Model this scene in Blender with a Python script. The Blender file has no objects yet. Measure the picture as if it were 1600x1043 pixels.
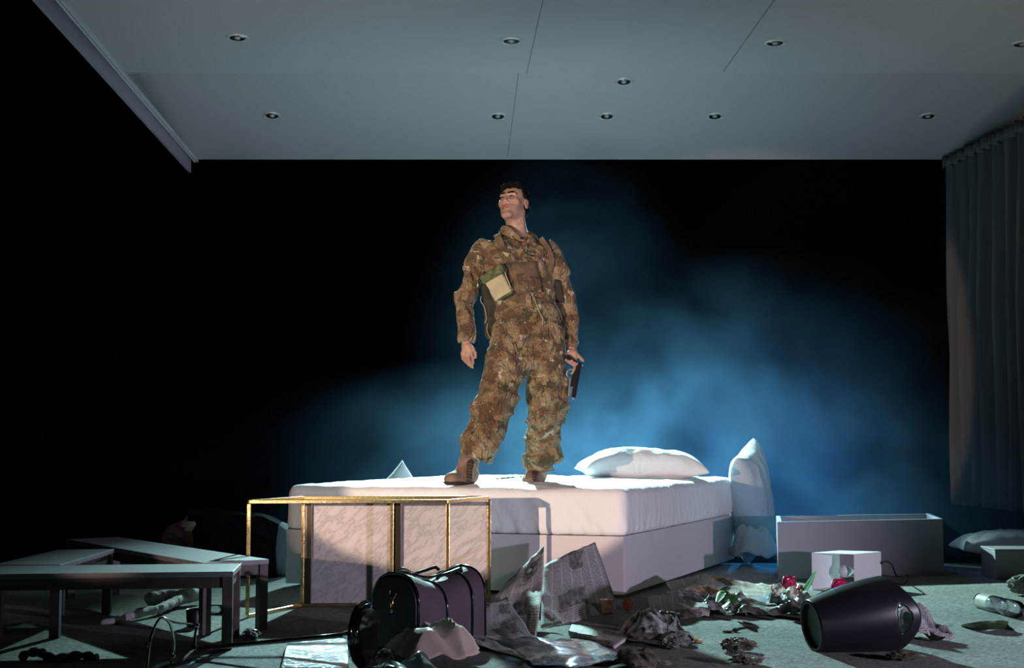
import bpy, bmesh, math, random
import numpy as np
from mathutils import Vector, Matrix, noise as mnoise
C = bpy.context.scene.collection
SC = bpy.context.scene
PI = math.pi

# ------------------------------------------------------------------ camera
F = 2150.0; CAMZ = 0.85; TH = math.atan(168.5 / F)
cam_d = bpy.data.cameras.new('camera'); cam = bpy.data.objects.new('camera', cam_d); C.objects.link(cam)
cam.location = (0, 0, CAMZ); cam.rotation_euler = (PI / 2 + TH, 0, 0)
cam_d.sensor_width = 36.0; cam_d.lens = F / 1600 * 36.0
cam_d.clip_start = 0.05; cam_d.clip_end = 100
SC.camera = cam

# ------------------------------------------------------------------ world, lights, exposure
w = bpy.data.worlds.new('world'); SC.world = w; w.use_nodes = True
bg = w.node_tree.nodes['Background']; bg.inputs[0].default_value = (0.35, 0.5, 0.75, 1); bg.inputs[1].default_value = 0.0012
SC.view_settings.view_transform = 'Standard'; SC.view_settings.look = 'None'
SC.view_settings.exposure = 0.0; SC.view_settings.gamma = 1.0; SC.view_settings.use_curve_mapping = False
SC.cycles.max_bounces = 6; SC.cycles.volume_bounces = 0; SC.cycles.transparent_max_bounces = 12
SC.cycles.volume_step_rate = 2.5; SC.cycles.caustics_refractive = False; SC.cycles.caustics_reflective = False
SC.cycles.sample_clamp_indirect = 4.0

def spot(name, loc, aim, power, col, size=40, blend=0.4, radius=0.08):
    d = bpy.data.lights.new(name, 'SPOT'); o = bpy.data.objects.new(name, d); C.objects.link(o)
    o.location = loc
    o.rotation_euler = (Vector(aim) - Vector(loc)).to_track_quat('-Z', 'Y').to_euler()
    d.energy = power; d.color = col; d.spot_size = math.radians(size); d.spot_blend = blend; d.shadow_soft_size = radius
    return o
L_KEY = spot('key_spotlight', (-3.2, 1.8, 0.9), (0.0, 8.0, 1.24), 1500, (1.0, 0.74, 0.54), 20.0, 0.14, 0.02)
L_KEY2 = spot('key_spotlight', (-3.1, 1.8, 0.85), (-1.0, 7.6, 0.55), 330, (1.0, 0.72, 0.56), 10.5, 0.35, 0.02)
L_FILL = spot('soft_front_spotlight', (1.9, 1.0, 1.3), (0.35, 7.0, 0.15), 170, (1.0, 0.80, 0.74), 16, 0.8, 0.05)
L_LAV = spot('lavender_spotlight', (4.2, 2.2, 0.75), (0.45, 7.3, 0.15), 660, (0.88, 0.78, 1.0), 47, 0.6, 0.05)
L_BACK = spot('cyan_backlight', (-0.5, 13.2, 3.45), (1.3, 6.6, 0.0), 6800, (0.52, 0.90, 0.86), 56, 0.7, 0.06)
L_RIM = spot('white_backlight', (1.0, 13.2, 3.3), (0.0, 8.0, 1.5), 1300, (0.45, 0.80, 1.0), 14, 0.5, 0.05)
L_BLUE = spot('blue_spotlight', (3.0, 16.0, 0.6), (0.9, 8.6, 0.5), 2100, (0.01, 0.28, 0.85), 36, 0.8, 0.15)
L_BLUE2 = spot('blue_spotlight', (0.2, 16.0, 0.5), (0.7, 9.0, 0.45), 2100, (0.02, 0.36, 0.90), 36, 0.9, 0.15)
L_UP = spot('ceiling_uplight', (-1.4, 1.6, 0.3), (-0.9, 8.3, 3.2), 640, (0.80, 0.86, 0.88), 42, 1.0, 0.2)
L_UPR = spot('warm_ceiling_uplight', (4.2, 3.4, 0.4), (3.0, 8.0, 3.2), 230, (1.0, 0.84, 0.78), 56, 1.0, 0.2)

# ------------------------------------------------------------------ projection helpers (photo pixel -> world point)
def ray(px, py):
    u = (px - 800) / F; v = (521.5 - py) / F
    c, s = math.cos(TH), math.sin(TH)
    return Vector((u, c - v * s, s + v * c))
def at(px, py, Y):
    d = ray(px, py); return Vector((0, 0, CAMZ)) + d * (Y / d.y)
def gz(px, py, z=0.0):
    d = ray(px, py); return Vector((0, 0, CAMZ)) + d * ((z - CAMZ) / d.z)

# ------------------------------------------------------------------ object helpers
def empty(name, loc, label=None, cat=None, group=None, rotz=0):
    o = bpy.data.objects.new(name, None); C.objects.link(o); o.location = loc; o.rotation_euler = (0, 0, rotz)
    o.empty_display_size = 0.1
    tag(o, label, cat, group); return o
def tag(o, label=None, cat=None, group=None, kind=None):
    if label: o['label'] = label
    if cat: o['category'] = cat
    if group: o['group'] = group
    if kind: o['kind'] = kind
    return o
def mesh_obj(name, verts, faces, m=None, parent=None, smooth=False, world=True):
    me = bpy.data.meshes.new(name); me.from_pydata([tuple(v) for v in verts], [], faces); me.update()
    return link(name, me, m, parent, smooth, world)
def link(name, me, m=None, parent=None, smooth=False, world=True):
    o = bpy.data.objects.new(name, me); C.objects.link(o)
    if m is not None:
        if isinstance(m, (list, tuple)):
            for q in m: me.materials.append(q)
        else: me.materials.append(m)
    if smooth: me.polygons.foreach_set('use_smooth', [True] * len(me.polygons))
    if parent is not None:
        o.parent = parent
        if world: o.matrix_parent_inverse = world_of(parent).inverted()
    return o
def world_of(o):
    m = o.matrix_basis.copy()
    if o.parent is not None: m = world_of(o.parent) @ o.matrix_parent_inverse @ m
    return m
def bobj(name, bm, m=None, parent=None, smooth=False, world=True):
    bmesh.ops.recalc_face_normals(bm, faces=bm.faces)
    me = bpy.data.meshes.new(name); bm.to_mesh(me); bm.free()
    return link(name, me, m, parent, smooth, world)
def auto_smooth(o, ang=40):
    o.data.polygons.foreach_set('use_smooth', [True] * len(o.data.polygons))
    try: o.data.set_sharp_from_angle(angle=math.radians(ang))
    except Exception: pass
    return o
def bevel(o, wd, seg=2):
    md = o.modifiers.new('bevel', 'BEVEL'); md.width = wd; md.segments = seg; md.limit_method = 'ANGLE'; return o
def box_bm(bm, size, mat=Matrix.Identity(4)):
    r = bmesh.ops.create_cube(bm, size=1.0)
    S = Matrix.Diagonal((size[0], size[1], size[2], 1))
    bmesh.ops.transform(bm, matrix=mat @ S, verts=r['verts'])
def prism(bot, top):
    """closed solid between two equal rings of points"""
    n = len(bot); bm = bmesh.new()
    a = [bm.verts.new(p) for p in bot]; b = [bm.verts.new(p) for p in top]
    bm.faces.new(a); bm.faces.new(b)
    for i in range(n): bm.faces.new((a[i], a[(i + 1) % n], b[(i + 1) % n], b[i]))
    return bm
def bar_bm(bm, p, q, wd, ht=None, up=Vector((0, 0, 1))):
    p = Vector(p); q = Vector(q); d = q - p; L = d.length
    z = d.normalized(); x = up.cross(z)
    if x.length < 1e-4: x = Vector((1, 0, 0))
    x.normalize(); y = z.cross(x)
    M = Matrix((x, y, z)).transposed().to_4x4(); M.translation = (p + q) / 2
    box_bm(bm, (wd, ht or wd, L), M)
def tube_bm(bm, pts, rad, seg=10, cap=True):
    pts = [Vector(p) for p in pts]; n = len(pts)
    rads = rad if isinstance(rad, (list, tuple)) else [rad] * n
    t0 = (pts[1] - pts[0]).normalized()
    nrm = Vector((0, 0, 1)).cross(t0)
    if nrm.length < 1e-3: nrm = Vector((1, 0, 0))
    nrm.normalize(); rings = []
    for i in range(n):
        t = (pts[min(i + 1, n - 1)] - pts[max(i - 1, 0)]).normalized()
        nrm = (nrm - t * nrm.dot(t)).normalized(); b = t.cross(nrm)
        rings.append([bm.verts.new(pts[i] + (nrm * math.cos(2 * PI * k / seg) + b * math.sin(2 * PI * k / seg)) * rads[i]) for k in range(seg)])
    for i in range(n - 1):
        for k in range(seg):
            bm.faces.new((rings[i][k], rings[i][(k + 1) % seg], rings[i + 1][(k + 1) % seg], rings[i + 1][k]))
    if cap: bm.faces.new(rings[0]); bm.faces.new(rings[-1])
def spline(pts, n=8):
    pts = [Vector(p) for p in pts]; out = []
    P = [pts[0] * 2 - pts[1]] + pts + [pts[-1] * 2 - pts[-2]]
    for i in range(1, len(P) - 2):
        for k in range(n):
            t = k / n; a, b, c, d = P[i - 1], P[i], P[i + 1], P[i + 2]
            out.append(0.5 * ((2 * b) + (c - a) * t + (2 * a - 5 * b + 4 * c - d) * t * t + (3 * b - a - 3 * c + d) * t ** 3))
    out.append(pts[-1]); return out
def lathe_bm(bm, prof, seg=32, M=Matrix.Identity(4)):
    rings = []
    for (r, z) in prof:
        rings.append([bm.verts.new(M @ Vector((r * math.cos(2 * PI * k / seg), r * math.sin(2 * PI * k / seg), z))) for k in range(seg)])
    for i in range(len(rings) - 1):
        for k in range(seg):
            bm.faces.new((rings[i][k], rings[i][(k + 1) % seg], rings[i + 1][(k + 1) % seg], rings[i + 1][k]))
    return rings

# ------------------------------------------------------------------ material helpers
def mat(name, col, rough=0.6, metal=0.0, bump=0.0, bscale=40, spec=0.5, coat=0.0, var=0.0, vscale=6, col2=None, trans=0.0, ior=1.45, sub=0.0, alpha=1.0, sheen=0.0, rot=None, detail=4):
    m = bpy.data.materials.new(name); m.use_nodes = True; nt = m.node_tree; b = nt.nodes['Principled BSDF']
    b.inputs['Base Color'].default_value = (*col, 1); b.inputs['Roughness'].default_value = rough
    b.inputs['Metallic'].default_value = metal; b.inputs['Specular IOR Level'].default_value = spec
    b.inputs['Coat Weight'].default_value = coat; b.inputs['Transmission Weight'].default_value = trans
    b.inputs['IOR'].default_value = ior; b.inputs['Alpha'].default_value = alpha; b.inputs['Sheen Weight'].default_value = sheen
    if sub: b.inputs['Subsurface Weight'].default_value = sub; b.inputs['Subsurface Radius'].default_value = (0.02, 0.008, 0.004)
    tc = nt.nodes.new('ShaderNodeTexCoord')
    if var or col2:
        n = nt.nodes.new('ShaderNodeTexNoise'); n.inputs['Scale'].default_value = vscale; n.inputs['Detail'].default_value = detail
        nt.links.new(tc.outputs['Object'], n.inputs['Vector'])
        r = nt.nodes.new('ShaderNodeValToRGB'); r.color_ramp.elements[0].position = 0.35; r.color_ramp.elements[1].position = 0.68
        c2 = col2 or tuple(min(1, c * (1 + var)) for c in col); c1 = col if col2 else tuple(c * (1 - var) for c in col)
        r.color_ramp.elements[0].color = (*c1, 1); r.color_ramp.elements[1].color = (*c2, 1)
        nt.links.new(n.outputs['Fac'], r.inputs[0]); nt.links.new(r.outputs[0], b.inputs['Base Color'])
    if bump:
        n2 = nt.nodes.new('ShaderNodeTexNoise'); n2.inputs['Scale'].default_value = bscale; n2.inputs['Detail'].default_value = 5
        bp = nt.nodes.new('ShaderNodeBump'); bp.inputs['Strength'].default_value = bump; bp.inputs['Distance'].default_value = 0.01
        nt.links.new(tc.outputs['Object'], n2.inputs['Vector']); nt.links.new(n2.outputs['Fac'], bp.inputs['Height'])
        nt.links.new(bp.outputs[0], b.inputs['Normal'])
    return m
class NT:
    def __init__(s, m): s.t = m.node_tree; s.b = s.t.nodes.get('Principled BSDF')
    def n(s, kind, ins=None, **kw):
        x = s.t.nodes.new(kind)
        for k, v in kw.items(): setattr(x, k, v)
        for k, v in (ins or {}).items():
            if hasattr(v, 'is_linked') or isinstance(v, bpy.types.NodeSocket): s.t.links.new(v, x.inputs[k])
            else: x.inputs[k].default_value = v
        return x
    def ramp(s, fac, stops, interp='LINEAR'):
        x = s.t.nodes.new('ShaderNodeValToRGB'); cr = x.color_ramp; cr.interpolation = interp
        while len(cr.elements) < len(stops): cr.elements.new(0.5)
        for e, (p, c) in zip(cr.elements, stops): e.position = p; e.color = (*c, 1) if len(c) == 3 else c
        s.t.links.new(fac, x.inputs[0]); return x.outputs[0]
    def math(s, op, a, b=0.0):
        x = s.t.nodes.new('ShaderNodeMath'); x.operation = op
        for i, v in enumerate((a, b)):
            if isinstance(v, bpy.types.NodeSocket): s.t.links.new(v, x.inputs[i])
            else: x.inputs[i].default_value = v
        return x.outputs[0]
    def link(s, a, b): s.t.links.new(a, b)

# ------------------------------------------------------------------ numpy noise + distance-field modelling
def _h(ix, iy, iz, seed):
    n = (ix * 374761393 + iy * 668265263 + iz * 2147483647 + seed * 974711) & 0xffffffff
    n = ((n ^ (n >> 13)) * 1274126177) & 0xffffffff
    return ((n ^ (n >> 16)) & 0xffff) / 32768.0 - 1.0
def vnoise(x, y, z, seed=0):
    x, y, z = np.broadcast_arrays(x, y, z)
    xi = np.floor(x).astype(np.int64); yi = np.floor(y).astype(np.int64); zi = np.floor(z).astype(np.int64)
    fx = x - xi; fy = y - yi; fz = z - zi
    fx = fx * fx * (3 - 2 * fx); fy = fy * fy * (3 - 2 * fy); fz = fz * fz * (3 - 2 * fz)
    def g(a, b, c): return _h(xi + a, yi + b, zi + c, seed)
    x00 = g(0, 0, 0) * (1 - fx) + g(1, 0, 0) * fx; x10 = g(0, 1, 0) * (1 - fx) + g(1, 1, 0) * fx
    x01 = g(0, 0, 1) * (1 - fx) + g(1, 0, 1) * fx; x11 = g(0, 1, 1) * (1 - fx) + g(1, 1, 1) * fx
    return (x00 * (1 - fy) + x10 * fy) * (1 - fz) + (x01 * (1 - fy) + x11 * fy) * fz
class Field:
    def __init__(s, lo, hi, h):
        s.h = h; s.lo = np.array(lo, float); n = np.ceil((np.array(hi) - s.lo) / h).astype(int) + 1
        s.n = n; s.d = np.full(n, 9.0, np.float32)
    def sl(s, lo, hi):
        a = np.clip(np.floor((np.array(lo) - s.lo) / s.h).astype(int), 0, s.n - 1)
        b = np.clip(np.ceil((np.array(hi) - s.lo) / s.h).astype(int) + 1, 1, s.n)
        g = [s.lo[i] + s.h * np.arange(a[i], b[i]) for i in range(3)]
        return (slice(a[0], b[0]), slice(a[1], b[1]), slice(a[2], b[2])), g[0][:, None, None], g[1][None, :, None], g[2][None, None, :]
    def put(s, lo, hi, fn, k=0.0, sub=False, margin=None):
        mg = (max(k, 0) + 3 * s.h) if margin is None else margin
        S, x, y, z = s.sl(np.array(lo) - mg, np.array(hi) + mg)
        q = fn(x, y, z).astype(np.float32); d = s.d[S]
        if sub:
            q = -q
            if k: hh = np.clip(0.5 - 0.5 * (d - q) / k, 0, 1); s.d[S] = d * (1 - hh) + q * hh + k * hh * (1 - hh)
            else: s.d[S] = np.maximum(d, q)
        else:
            if k: hh = np.clip(0.5 + 0.5 * (d - q) / k, 0, 1); s.d[S] = d * (1 - hh) + q * hh - k * hh * (1 - hh)
            else: s.d[S] = np.minimum(d, q)
    def cone(s, a, b, ra, rb, k=0.0, sub=False, flat=None):
        """capsule from a to b whose radius runs ra -> rb; flat=(axis, factor) squashes around the segment"""
        a = np.array(a, float); b = np.array(b, float); ab = b - a; L2 = max(ab @ ab, 1e-12); R = max(ra, rb)
        def fn(x, y, z):
            px, py, pz = x - a[0], y - a[1], z - a[2]
            t = np.clip((px * ab[0] + py * ab[1] + pz * ab[2]) / L2, 0, 1)
            qx, qy, qz = px - t * ab[0], py - t * ab[1], pz - t * ab[2]
            if flat:
                if flat[0] == 0: qx = qx * flat[1]
                elif flat[0] == 1: qy = qy * flat[1]
                else: qz = qz * flat[1]
            return np.sqrt(qx * qx + qy * qy + qz * qz) - (ra + (rb - ra) * t)
        s.put(np.minimum(a, b) - R, np.maximum(a, b) + R, fn, k, sub)
    def ell(s, c, r, k=0.0, sub=False, M=None):
        c = np.array(c, float); r = np.array(r, float); R = r.max()
        Mi = None if M is None else np.array(M.inverted().to_3x3())
        def fn(x, y, z):
            px, py, pz = x - c[0], y - c[1], z - c[2]
            if Mi is not None:
                px, py, pz = (Mi[i, 0] * px + Mi[i, 1] * py + Mi[i, 2] * pz for i in range(3))
            k0 = np.sqrt((px / r[0]) ** 2 + (py / r[1]) ** 2 + (pz / r[2]) ** 2)
            k1 = np.sqrt((px / r[0] ** 2) ** 2 + (py / r[1] ** 2) ** 2 + (pz / r[2] ** 2) ** 2) + 1e-9
            return k0 * (k0 - 1) / k1
        e = r if M is None else np.array([R, R, R])
        s.put(c - e, c + e, fn, k, sub)
    def rbox(s, c, r, rad=0.01, k=0.0, sub=False, M=None):
        c = np.array(c, float); r = np.array(r, float) - rad; R = float(np.linalg.norm(r) + rad)
        Mi = None if M is None else np.array(M.inverted().to_3x3())
        def fn(x, y, z):
            px, py, pz = x - c[0], y - c[1], z - c[2]
            if Mi is not None:
                px, py, pz = (Mi[i, 0] * px + Mi[i, 1] * py + Mi[i, 2] * pz for i in range(3))
            ax, ay, az = np.abs(px) - r[0], np.abs(py) - r[1], np.abs(pz) - r[2]
            o = np.sqrt(np.maximum(ax, 0) ** 2 + np.maximum(ay, 0) ** 2 + np.maximum(az, 0) ** 2)
            return o + np.minimum(np.maximum(ax, np.maximum(ay, az)), 0) - rad
        e = (r + rad) if M is None else np.array([R, R, R])
        s.put(c - e, c + e, fn, k, sub)
    def displace(s, fn, band=0.05):
        idx = np.nonzero(np.abs(s.d) < band)
        x, y, z = (s.lo[i] + s.h * idx[i] for i in range(3))
        s.d[idx] -= fn(x, y, z).astype(np.float32)
    def mesh(s):
        """naive surface nets"""
        d = s.d; ins = d < 0
        cnt = np.zeros(tuple(s.n - 1), np.int8)
        for i in (0, 1):
            for j in (0, 1):
                for k in (0, 1): cnt += ins[i:s.n[0] - 1 + i, j:s.n[1] - 1 + j, k:s.n[2] - 1 + k]
        act = (cnt > 0) & (cnt < 8); ci = np.nonzero(act); nv = len(ci[0])
        vid = np.full(act.shape, -1, np.int64); vid[ci] = np.arange(nv)
        acc = np.zeros((nv, 3)); num = np.zeros(nv)
        for ax in range(3):
            o1, o2 = [a for a in range(3) if a != ax]
            for u in (0, 1):
                for v in (0, 1):
                    off = [0, 0, 0]; off[o1] = u; off[o2] = v
                    p = [ci[a] + off[a] for a in range(3)]; q = list(p); q[ax] = p[ax] + 1
                    d0 = d[tuple(p)]; d1 = d[tuple(q)]; m = (d0 < 0) != (d1 < 0)
                    t = np.where(m, d0 / np.where(m, d0 - d1, 1), 0)
                    pt = np.stack(p, 1).astype(float); pt[:, ax] += t
                    acc[m] += pt[m]; num[m] += 1
        V = acc / num[:, None] * s.h + s.lo
        Fs = []
        for ax in range(3):
            o1, o2 = [(1, 2), (2, 0), (0, 1)][ax]
            n = list(s.n); hi = [n[0], n[1], n[2]]
            A = [slice(1, n[a] - 1) for a in range(3)]; A[ax] = slice(0, n[ax] - 1)
            B = list(A); B[ax] = slice(1, n[ax])
            a0 = ins[tuple(A)]; b0 = ins[tuple(B)]; e = np.nonzero(a0 != b0)
            e2 = [e[a] + (0 if a == ax else 1) for a in range(3)]; flip = b0[e]
            def c(du, dv):
                q = list(e2); q[o1] = q[o1] - du; q[o2] = q[o2] - dv; return vid[tuple(q)]
            quad = np.stack([c(1, 1), c(0, 1), c(0, 0), c(1, 0)], 1)
            quad[flip] = quad[flip][:, ::-1]; Fs.append(quad)
        return V, np.concatenate(Fs)
    def obj(s, name, m=None, parent=None, smooth_it=0):
        V, Q = s.mesh(); Q = Q[(Q >= 0).all(1)]
        me = bpy.data.meshes.new(name)
        me.vertices.add(len(V)); me.vertices.foreach_set('co', V.ravel())
        me.loops.add(Q.size); me.loops.foreach_set('vertex_index', Q.ravel().astype(np.int32))
        me.polygons.add(len(Q)); me.polygons.foreach_set('loop_start', np.arange(0, Q.size, 4, dtype=np.int32))
        me.update(calc_edges=True); me.validate()
        o = link(name, me, m, parent, True)
        if smooth_it:
            md = o.modifiers.new('smooth', 'SMOOTH'); md.factor = 0.5; md.iterations = smooth_it
        return o
# ------------------------------------------------------------------ the setting
def carpet_mat():
    m = mat('carpet', (0.2, 0.22, 0.21), 0.95, spec=0.1); t = NT(m)
    tc = t.n('ShaderNodeTexCoord')
    mp = t.n('ShaderNodeMapping', {'Vector': tc.outputs['Object'], 'Scale': (1, 2.4, 1), 'Rotation': (0, 0, 0.3)})
    a = t.n('ShaderNodeTexNoise', {'Vector': mp.outputs[0], 'Scale': 42.0, 'Detail': 6.0, 'Roughness': 0.65, 'Distortion': 1.2})
    b = t.n('ShaderNodeTexNoise', {'Vector': tc.outputs['Object'], 'Scale': 1.7, 'Detail': 5.0})
    c1 = t.ramp(a.outputs['Fac'], [(0.34, (0.12, 0.13, 0.125)), (0.5, (0.34, 0.36, 0.35)), (0.66, (0.58, 0.60, 0.59))])
    c2 = t.ramp(b.outputs['Fac'], [(0.35, (0.75, 0.75, 0.75)), (0.65, (1, 1, 1))])
    mx = t.n('ShaderNodeMix', {0: 1.0, 6: c1, 7: c2}, data_type='RGBA', blend_type='MULTIPLY')
    t.link(mx.outputs[2], t.b.inputs['Base Color'])
    bp = t.n('ShaderNodeBump', {'Strength': 1.0, 'Distance': 0.02, 'Height': a.outputs['Fac']}); t.link(bp.outputs[0], t.b.inputs['Normal'])
    return m
M_CARPET = carpet_mat()
M_BLACK = mat('black_drape', (0.0025, 0.0025, 0.003), 0.98, spec=0.0)
FY = 9.78
floor = bobj('floor', prism([(-6, 2, -.03), (7, 2, -.03), (7, FY, -.03), (-6, FY, -.03)], [(-6, 2, 0), (7, 2, 0), (7, FY, 0), (-6, FY, 0)]), M_CARPET)
tag(floor, kind='structure', label='grey green patterned carpet covering the stage')
# thin seams between carpet tiles
fl = bobj('floor', prism([(-14, FY, -.08), (14, FY, -.08), (14, 17, -.08), (-14, 17, -.08)], [(-14, FY, -.035), (14, FY, -.035), (14, 17, -.035), (-14, 17, -.035)]), M_BLACK)
tag(fl, kind='structure', label='black stage floor behind the carpet')
wb = mesh_obj('wall_back', [(-14, 16.5, -.08), (14, 16.5, -.08), (14, 16.5, 9), (-14, 16.5, 9)], [(0, 1, 2, 3)], M_BLACK)
tag(wb, kind='structure', label='black drape closing the back of the stage')

M_CEIL = mat('ceiling_paint', (0.36, 0.345, 0.37), 0.75, bump=0.03, bscale=90, spec=0.25)
CZ = at(800, 249, 11.5).z
e0, e1 = at(302, 250, 11.5), at(1700, 246.5, 11.5)
def cz(px, py, dz=0): return gz(px, py, CZ + dz)
e0.z = CZ; e1.z = CZ
TOPY = -90
lft = cz(302 + (250 - TOPY) * -0.8473, TOPY)
ymid = cz(800, 114).y
def lerp(a, b, t): return a + (b - a) * t
t_mid = (ymid - e0.y) / (lft.y - e0.y)
lm = lerp(e0, lft, t_mid)
X1 = 6.5
def quad_slab(a, b, c, d, th=0.06):
    return prism([a, b, c, d], [p + Vector((0, 0, th)) for p in (a, b, c, d)])
R0 = Vector((X1, 11.5, CZ)); 
RM = Vector((X1, ymid, CZ)); RF = Vector((X1, lft.y, CZ))
LIFT = 0.42
# rear section's front edge raised: the step in light is put into the shape
def lift(v, h): return v + Vector((0, 0, h))
c1 = bobj('ceiling', quad_slab(e0, R0, lift(RM, LIFT), lift(lm, LIFT) - Vector((LIFT * 1.1, 0, 0))), M_CEIL); tag(c1, kind='structure', label='rear section of the grey suspended ceiling')
c2 = bobj('ceiling', quad_slab(lm, RM, RF, lft), M_CEIL); tag(c2, kind='structure', label='front section of the grey suspended ceiling')
# panel seams: thin dark grooves
M_SEAM = mat('seam', (0.10, 0.10, 0.11), 0.9)
sb = bmesh.new()
for (a, b) in (((853, -20), (793, 247)), ((1224, -20), (1130, 112))):
    p, q = cz(*a), cz(*b)
    k = 0
    for u in range(2):
        pass
    def onceil(v):
        return lift(v, LIFT * max(0, (R0.y - v.y) / (R0.y - ymid))) if v.y > ymid + 1e-3 else v
    def crossing(p, q):
        t = (ymid - p.y) / (q.y - p.y); return lerp(p, q, t)
    segs = [(p, q)] if q.y <= ymid else [(p, crossing(p, q)), (crossing(p, q) + Vector((0, .01, 0)), q)]
    for (s0, s1) in segs:
        bar_bm(sb, onceil(s0) + Vector((0, 0, -0.0005)), onceil(s1) + Vector((0, 0, -0.0005)), 0.004, 0.002)
tag(bobj('trim_3', sb, M_SEAM), kind='structure', label='thin dark joints between ceiling panels')
# left edge rail
M_RAIL = mat('rail_paint', (0.30, 0.25, 0.31), 0.6)
M_RAILW = mat('rail_lip', (0.55, 0.53, 0.58), 0.45)
dr = (lft - e0).normalized(); sd = Vector((0, 0, 1)).cross(dr).normalized()
if sd.x > 0: sd = -sd
bm = bmesh.new(); h = 0.14
a, b = e0 + sd * 0.03 + Vector((0, 0, 0.04)), lft + sd * 0.03 + Vector((0, 0, 0.04))
bar_bm(bm, a - Vector((0, 0, 0.075)) - dr * 0.02, b - Vector((0, 0, 0.075)), 0.02, 0.15)
rail = bobj('trim_1', bm, M_RAIL); tag(rail, kind='structure', label='muted purple edge board along the left side of the ceiling')
bm = bmesh.new()
for o_, s_ in ((0.012, 0.012), (0.035, 0.008)):
    bar_bm(bm, e0 - sd * o_ - Vector((0, 0, 0.012)) - dr * 0.02, lft - sd * o_ - Vector((0, 0, 0.012)), s_, 0.024)
tag(bobj('trim_2', bm, M_RAILW), kind='structure', label='pale metal lips along the left edge of the ceiling')

# ------------------------------------------------------------------ downlights
M_RING = mat('downlight_ring', (0.62, 0.62, 0.64), 0.35, metal=0.4)
M_REFL = mat('downlight_reflector', (0.20, 0.20, 0.21), 0.25, metal=0.9)
M_DARK = mat('dark_socket', (0.01, 0.01, 0.012), 0.6)
M_LENS = mat('downlight_bulb', (0.35, 0.33, 0.32), 0.1, coat=1.0)
DL = [(371, 58, 'farthest left in the front row'), (799, 63, 'centre left of the front row above the man'), (1211, 66, 'right of centre in the front row'),
      (1597, 68, 'cut off by the right edge of the picture'), (975, 127, 'alone between the two rows'), (425, 180, 'farthest left in the rear row'),
      (778, 181, 'in the rear row directly above the man'), (948, 181, 'third from the left in the rear row'), (1117, 181, 'fourth from the left in the rear row'), (1450, 181, 'nearest the curtain')]
def make_downlight(loc, label, tilt=0.0):
    t = empty('downlight', loc, 'round recessed ceiling downlight ' + label, 'ceiling light', 'recessed downlights in the ceiling')
    bm = bmesh.new(); lathe_bm(bm, [(0.046, 0.0), (0.047, -0.006), (0.062, -0.008), (0.068, -0.004), (0.068, 0.0)], 32, Matrix.Translation(loc))
    bobj('ring', bm, M_RING, t, True)
    bm = bmesh.new(); r = lathe_bm(bm, [(0.046, -0.003), (0.044, -0.010), (0.030, -0.004), (0.024, -0.002)], 32, Matrix.Translation(loc)); bm.faces.new(r[-1])
    bobj('reflector', bm, M_REFL, t, True)
    bm = bmesh.new(); r = lathe_bm(bm, [(0.018, -0.002), (0.018, -0.010), (0.010, -0.014), (0.003, -0.015)], 20, Matrix.Translation(loc)); bm.faces.new(r[-1])
    bobj('bulb', bm, M_LENS, t, True)
    if tilt:
        R_ = Matrix.Translation(loc) @ Matrix.Rotation(tilt, 4, 'X') @ Matrix.Translation(-loc)
        for ch in t.children: ch.data.transform(R_)
    return t
for (px, py, lb) in DL:
    p = cz(px, py); tl = 0.0
    if p.y > ymid:
        for _ in range(60): p = cz(px, py, LIFT * (R0.y - p.y) / (R0.y - ymid))
        tl = -math.atan(LIFT / (R0.y - ymid))
    make_downlight(p, lb, tl)

# ------------------------------------------------------------------ curtain
M_CURT = mat('curtain_cloth', (0.09, 0.086, 0.095), 0.9, bump=0.15, bscale=300, spec=0.1)
ct = empty('curtain', (3.7, 11.0, 0.36), 'grey pleated floor length curtain hanging at the right edge of the stage', 'curtain')
cA = at(1482, 245, 11.45); cB = at(1640, 170, 11.45)
# rail runs toward the camera under the ceiling: right side wall line
pA = Vector((cA.x, 11.42, 0)); qB = cz(1610, 184); qB2 = Vector((qB.x, qB.y, 0)); dirc = (qB2 - pA).normalized()
LEN = (qB2 - pA).length * 1.5
nx, nz = 260, 44; V = []; ztop = CZ - 0.012; zbot = 0.34
perp = Vector((-dirc.y, dirc.x, 0))
if perp.x > 0: perp = -perp
random.seed(3)
for j in range(nz + 1):
    v = j / nz; z = ztop + (zbot - ztop) * v
    for i in range(nx + 1):
        u = i / nx; s = u * LEN
        ph = s / 0.21 * 2 * PI + 0.9 * math.sin(s * 4.1) + 0.5 * math.sin(s * 9.7 + 1)
        amp = 0.04 + 0.035 * min(1, v * 2.2); am2 = 0.010 * (1 - min(1, v * 8))
        off = amp * math.sin(ph + 0.25 * math.sin(v * 5 + s * 3)) + 0.3 * amp * math.sin(2.1 * ph + 1.3 + v) + am2 * math.sin(ph * 5)
        off += 0.02 * mnoise.noise(Vector((s * 5, v * 3, 1.0)))
        # the near stretch is gathered slightly outward like in the photograph
        p = pA + dirc * s + perp * off
        zz = z + (0.012 * math.sin(ph * 2.0) * (1 - min(1, v * 12))) + (0.012 * mnoise.noise(Vector((s * 3, 9, 2))) * v)
        V.append((p.x, p.y, zz))
Fc = [(j * (nx + 1) + i, j * (nx + 1) + i + 1, (j + 1) * (nx + 1) + i + 1, (j + 1) * (nx + 1) + i) for j in range(nz) for i in range(nx)]
cl = mesh_obj('drape', V, Fc, M_CURT, ct, True); md = cl.modifiers.new('s', 'SOLIDIFY'); md.thickness = 0.003
bm = bmesh.new(); bar_bm(bm, pA + Vector((0, 0, CZ - 0.02)) + perp * 0.0, pA + dirc * LEN + Vector((0, 0, CZ - 0.02)), 0.03, 0.03)
bobj('curtain_track', bm, M_RAILW, ct)
V = []; nh = 400
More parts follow.
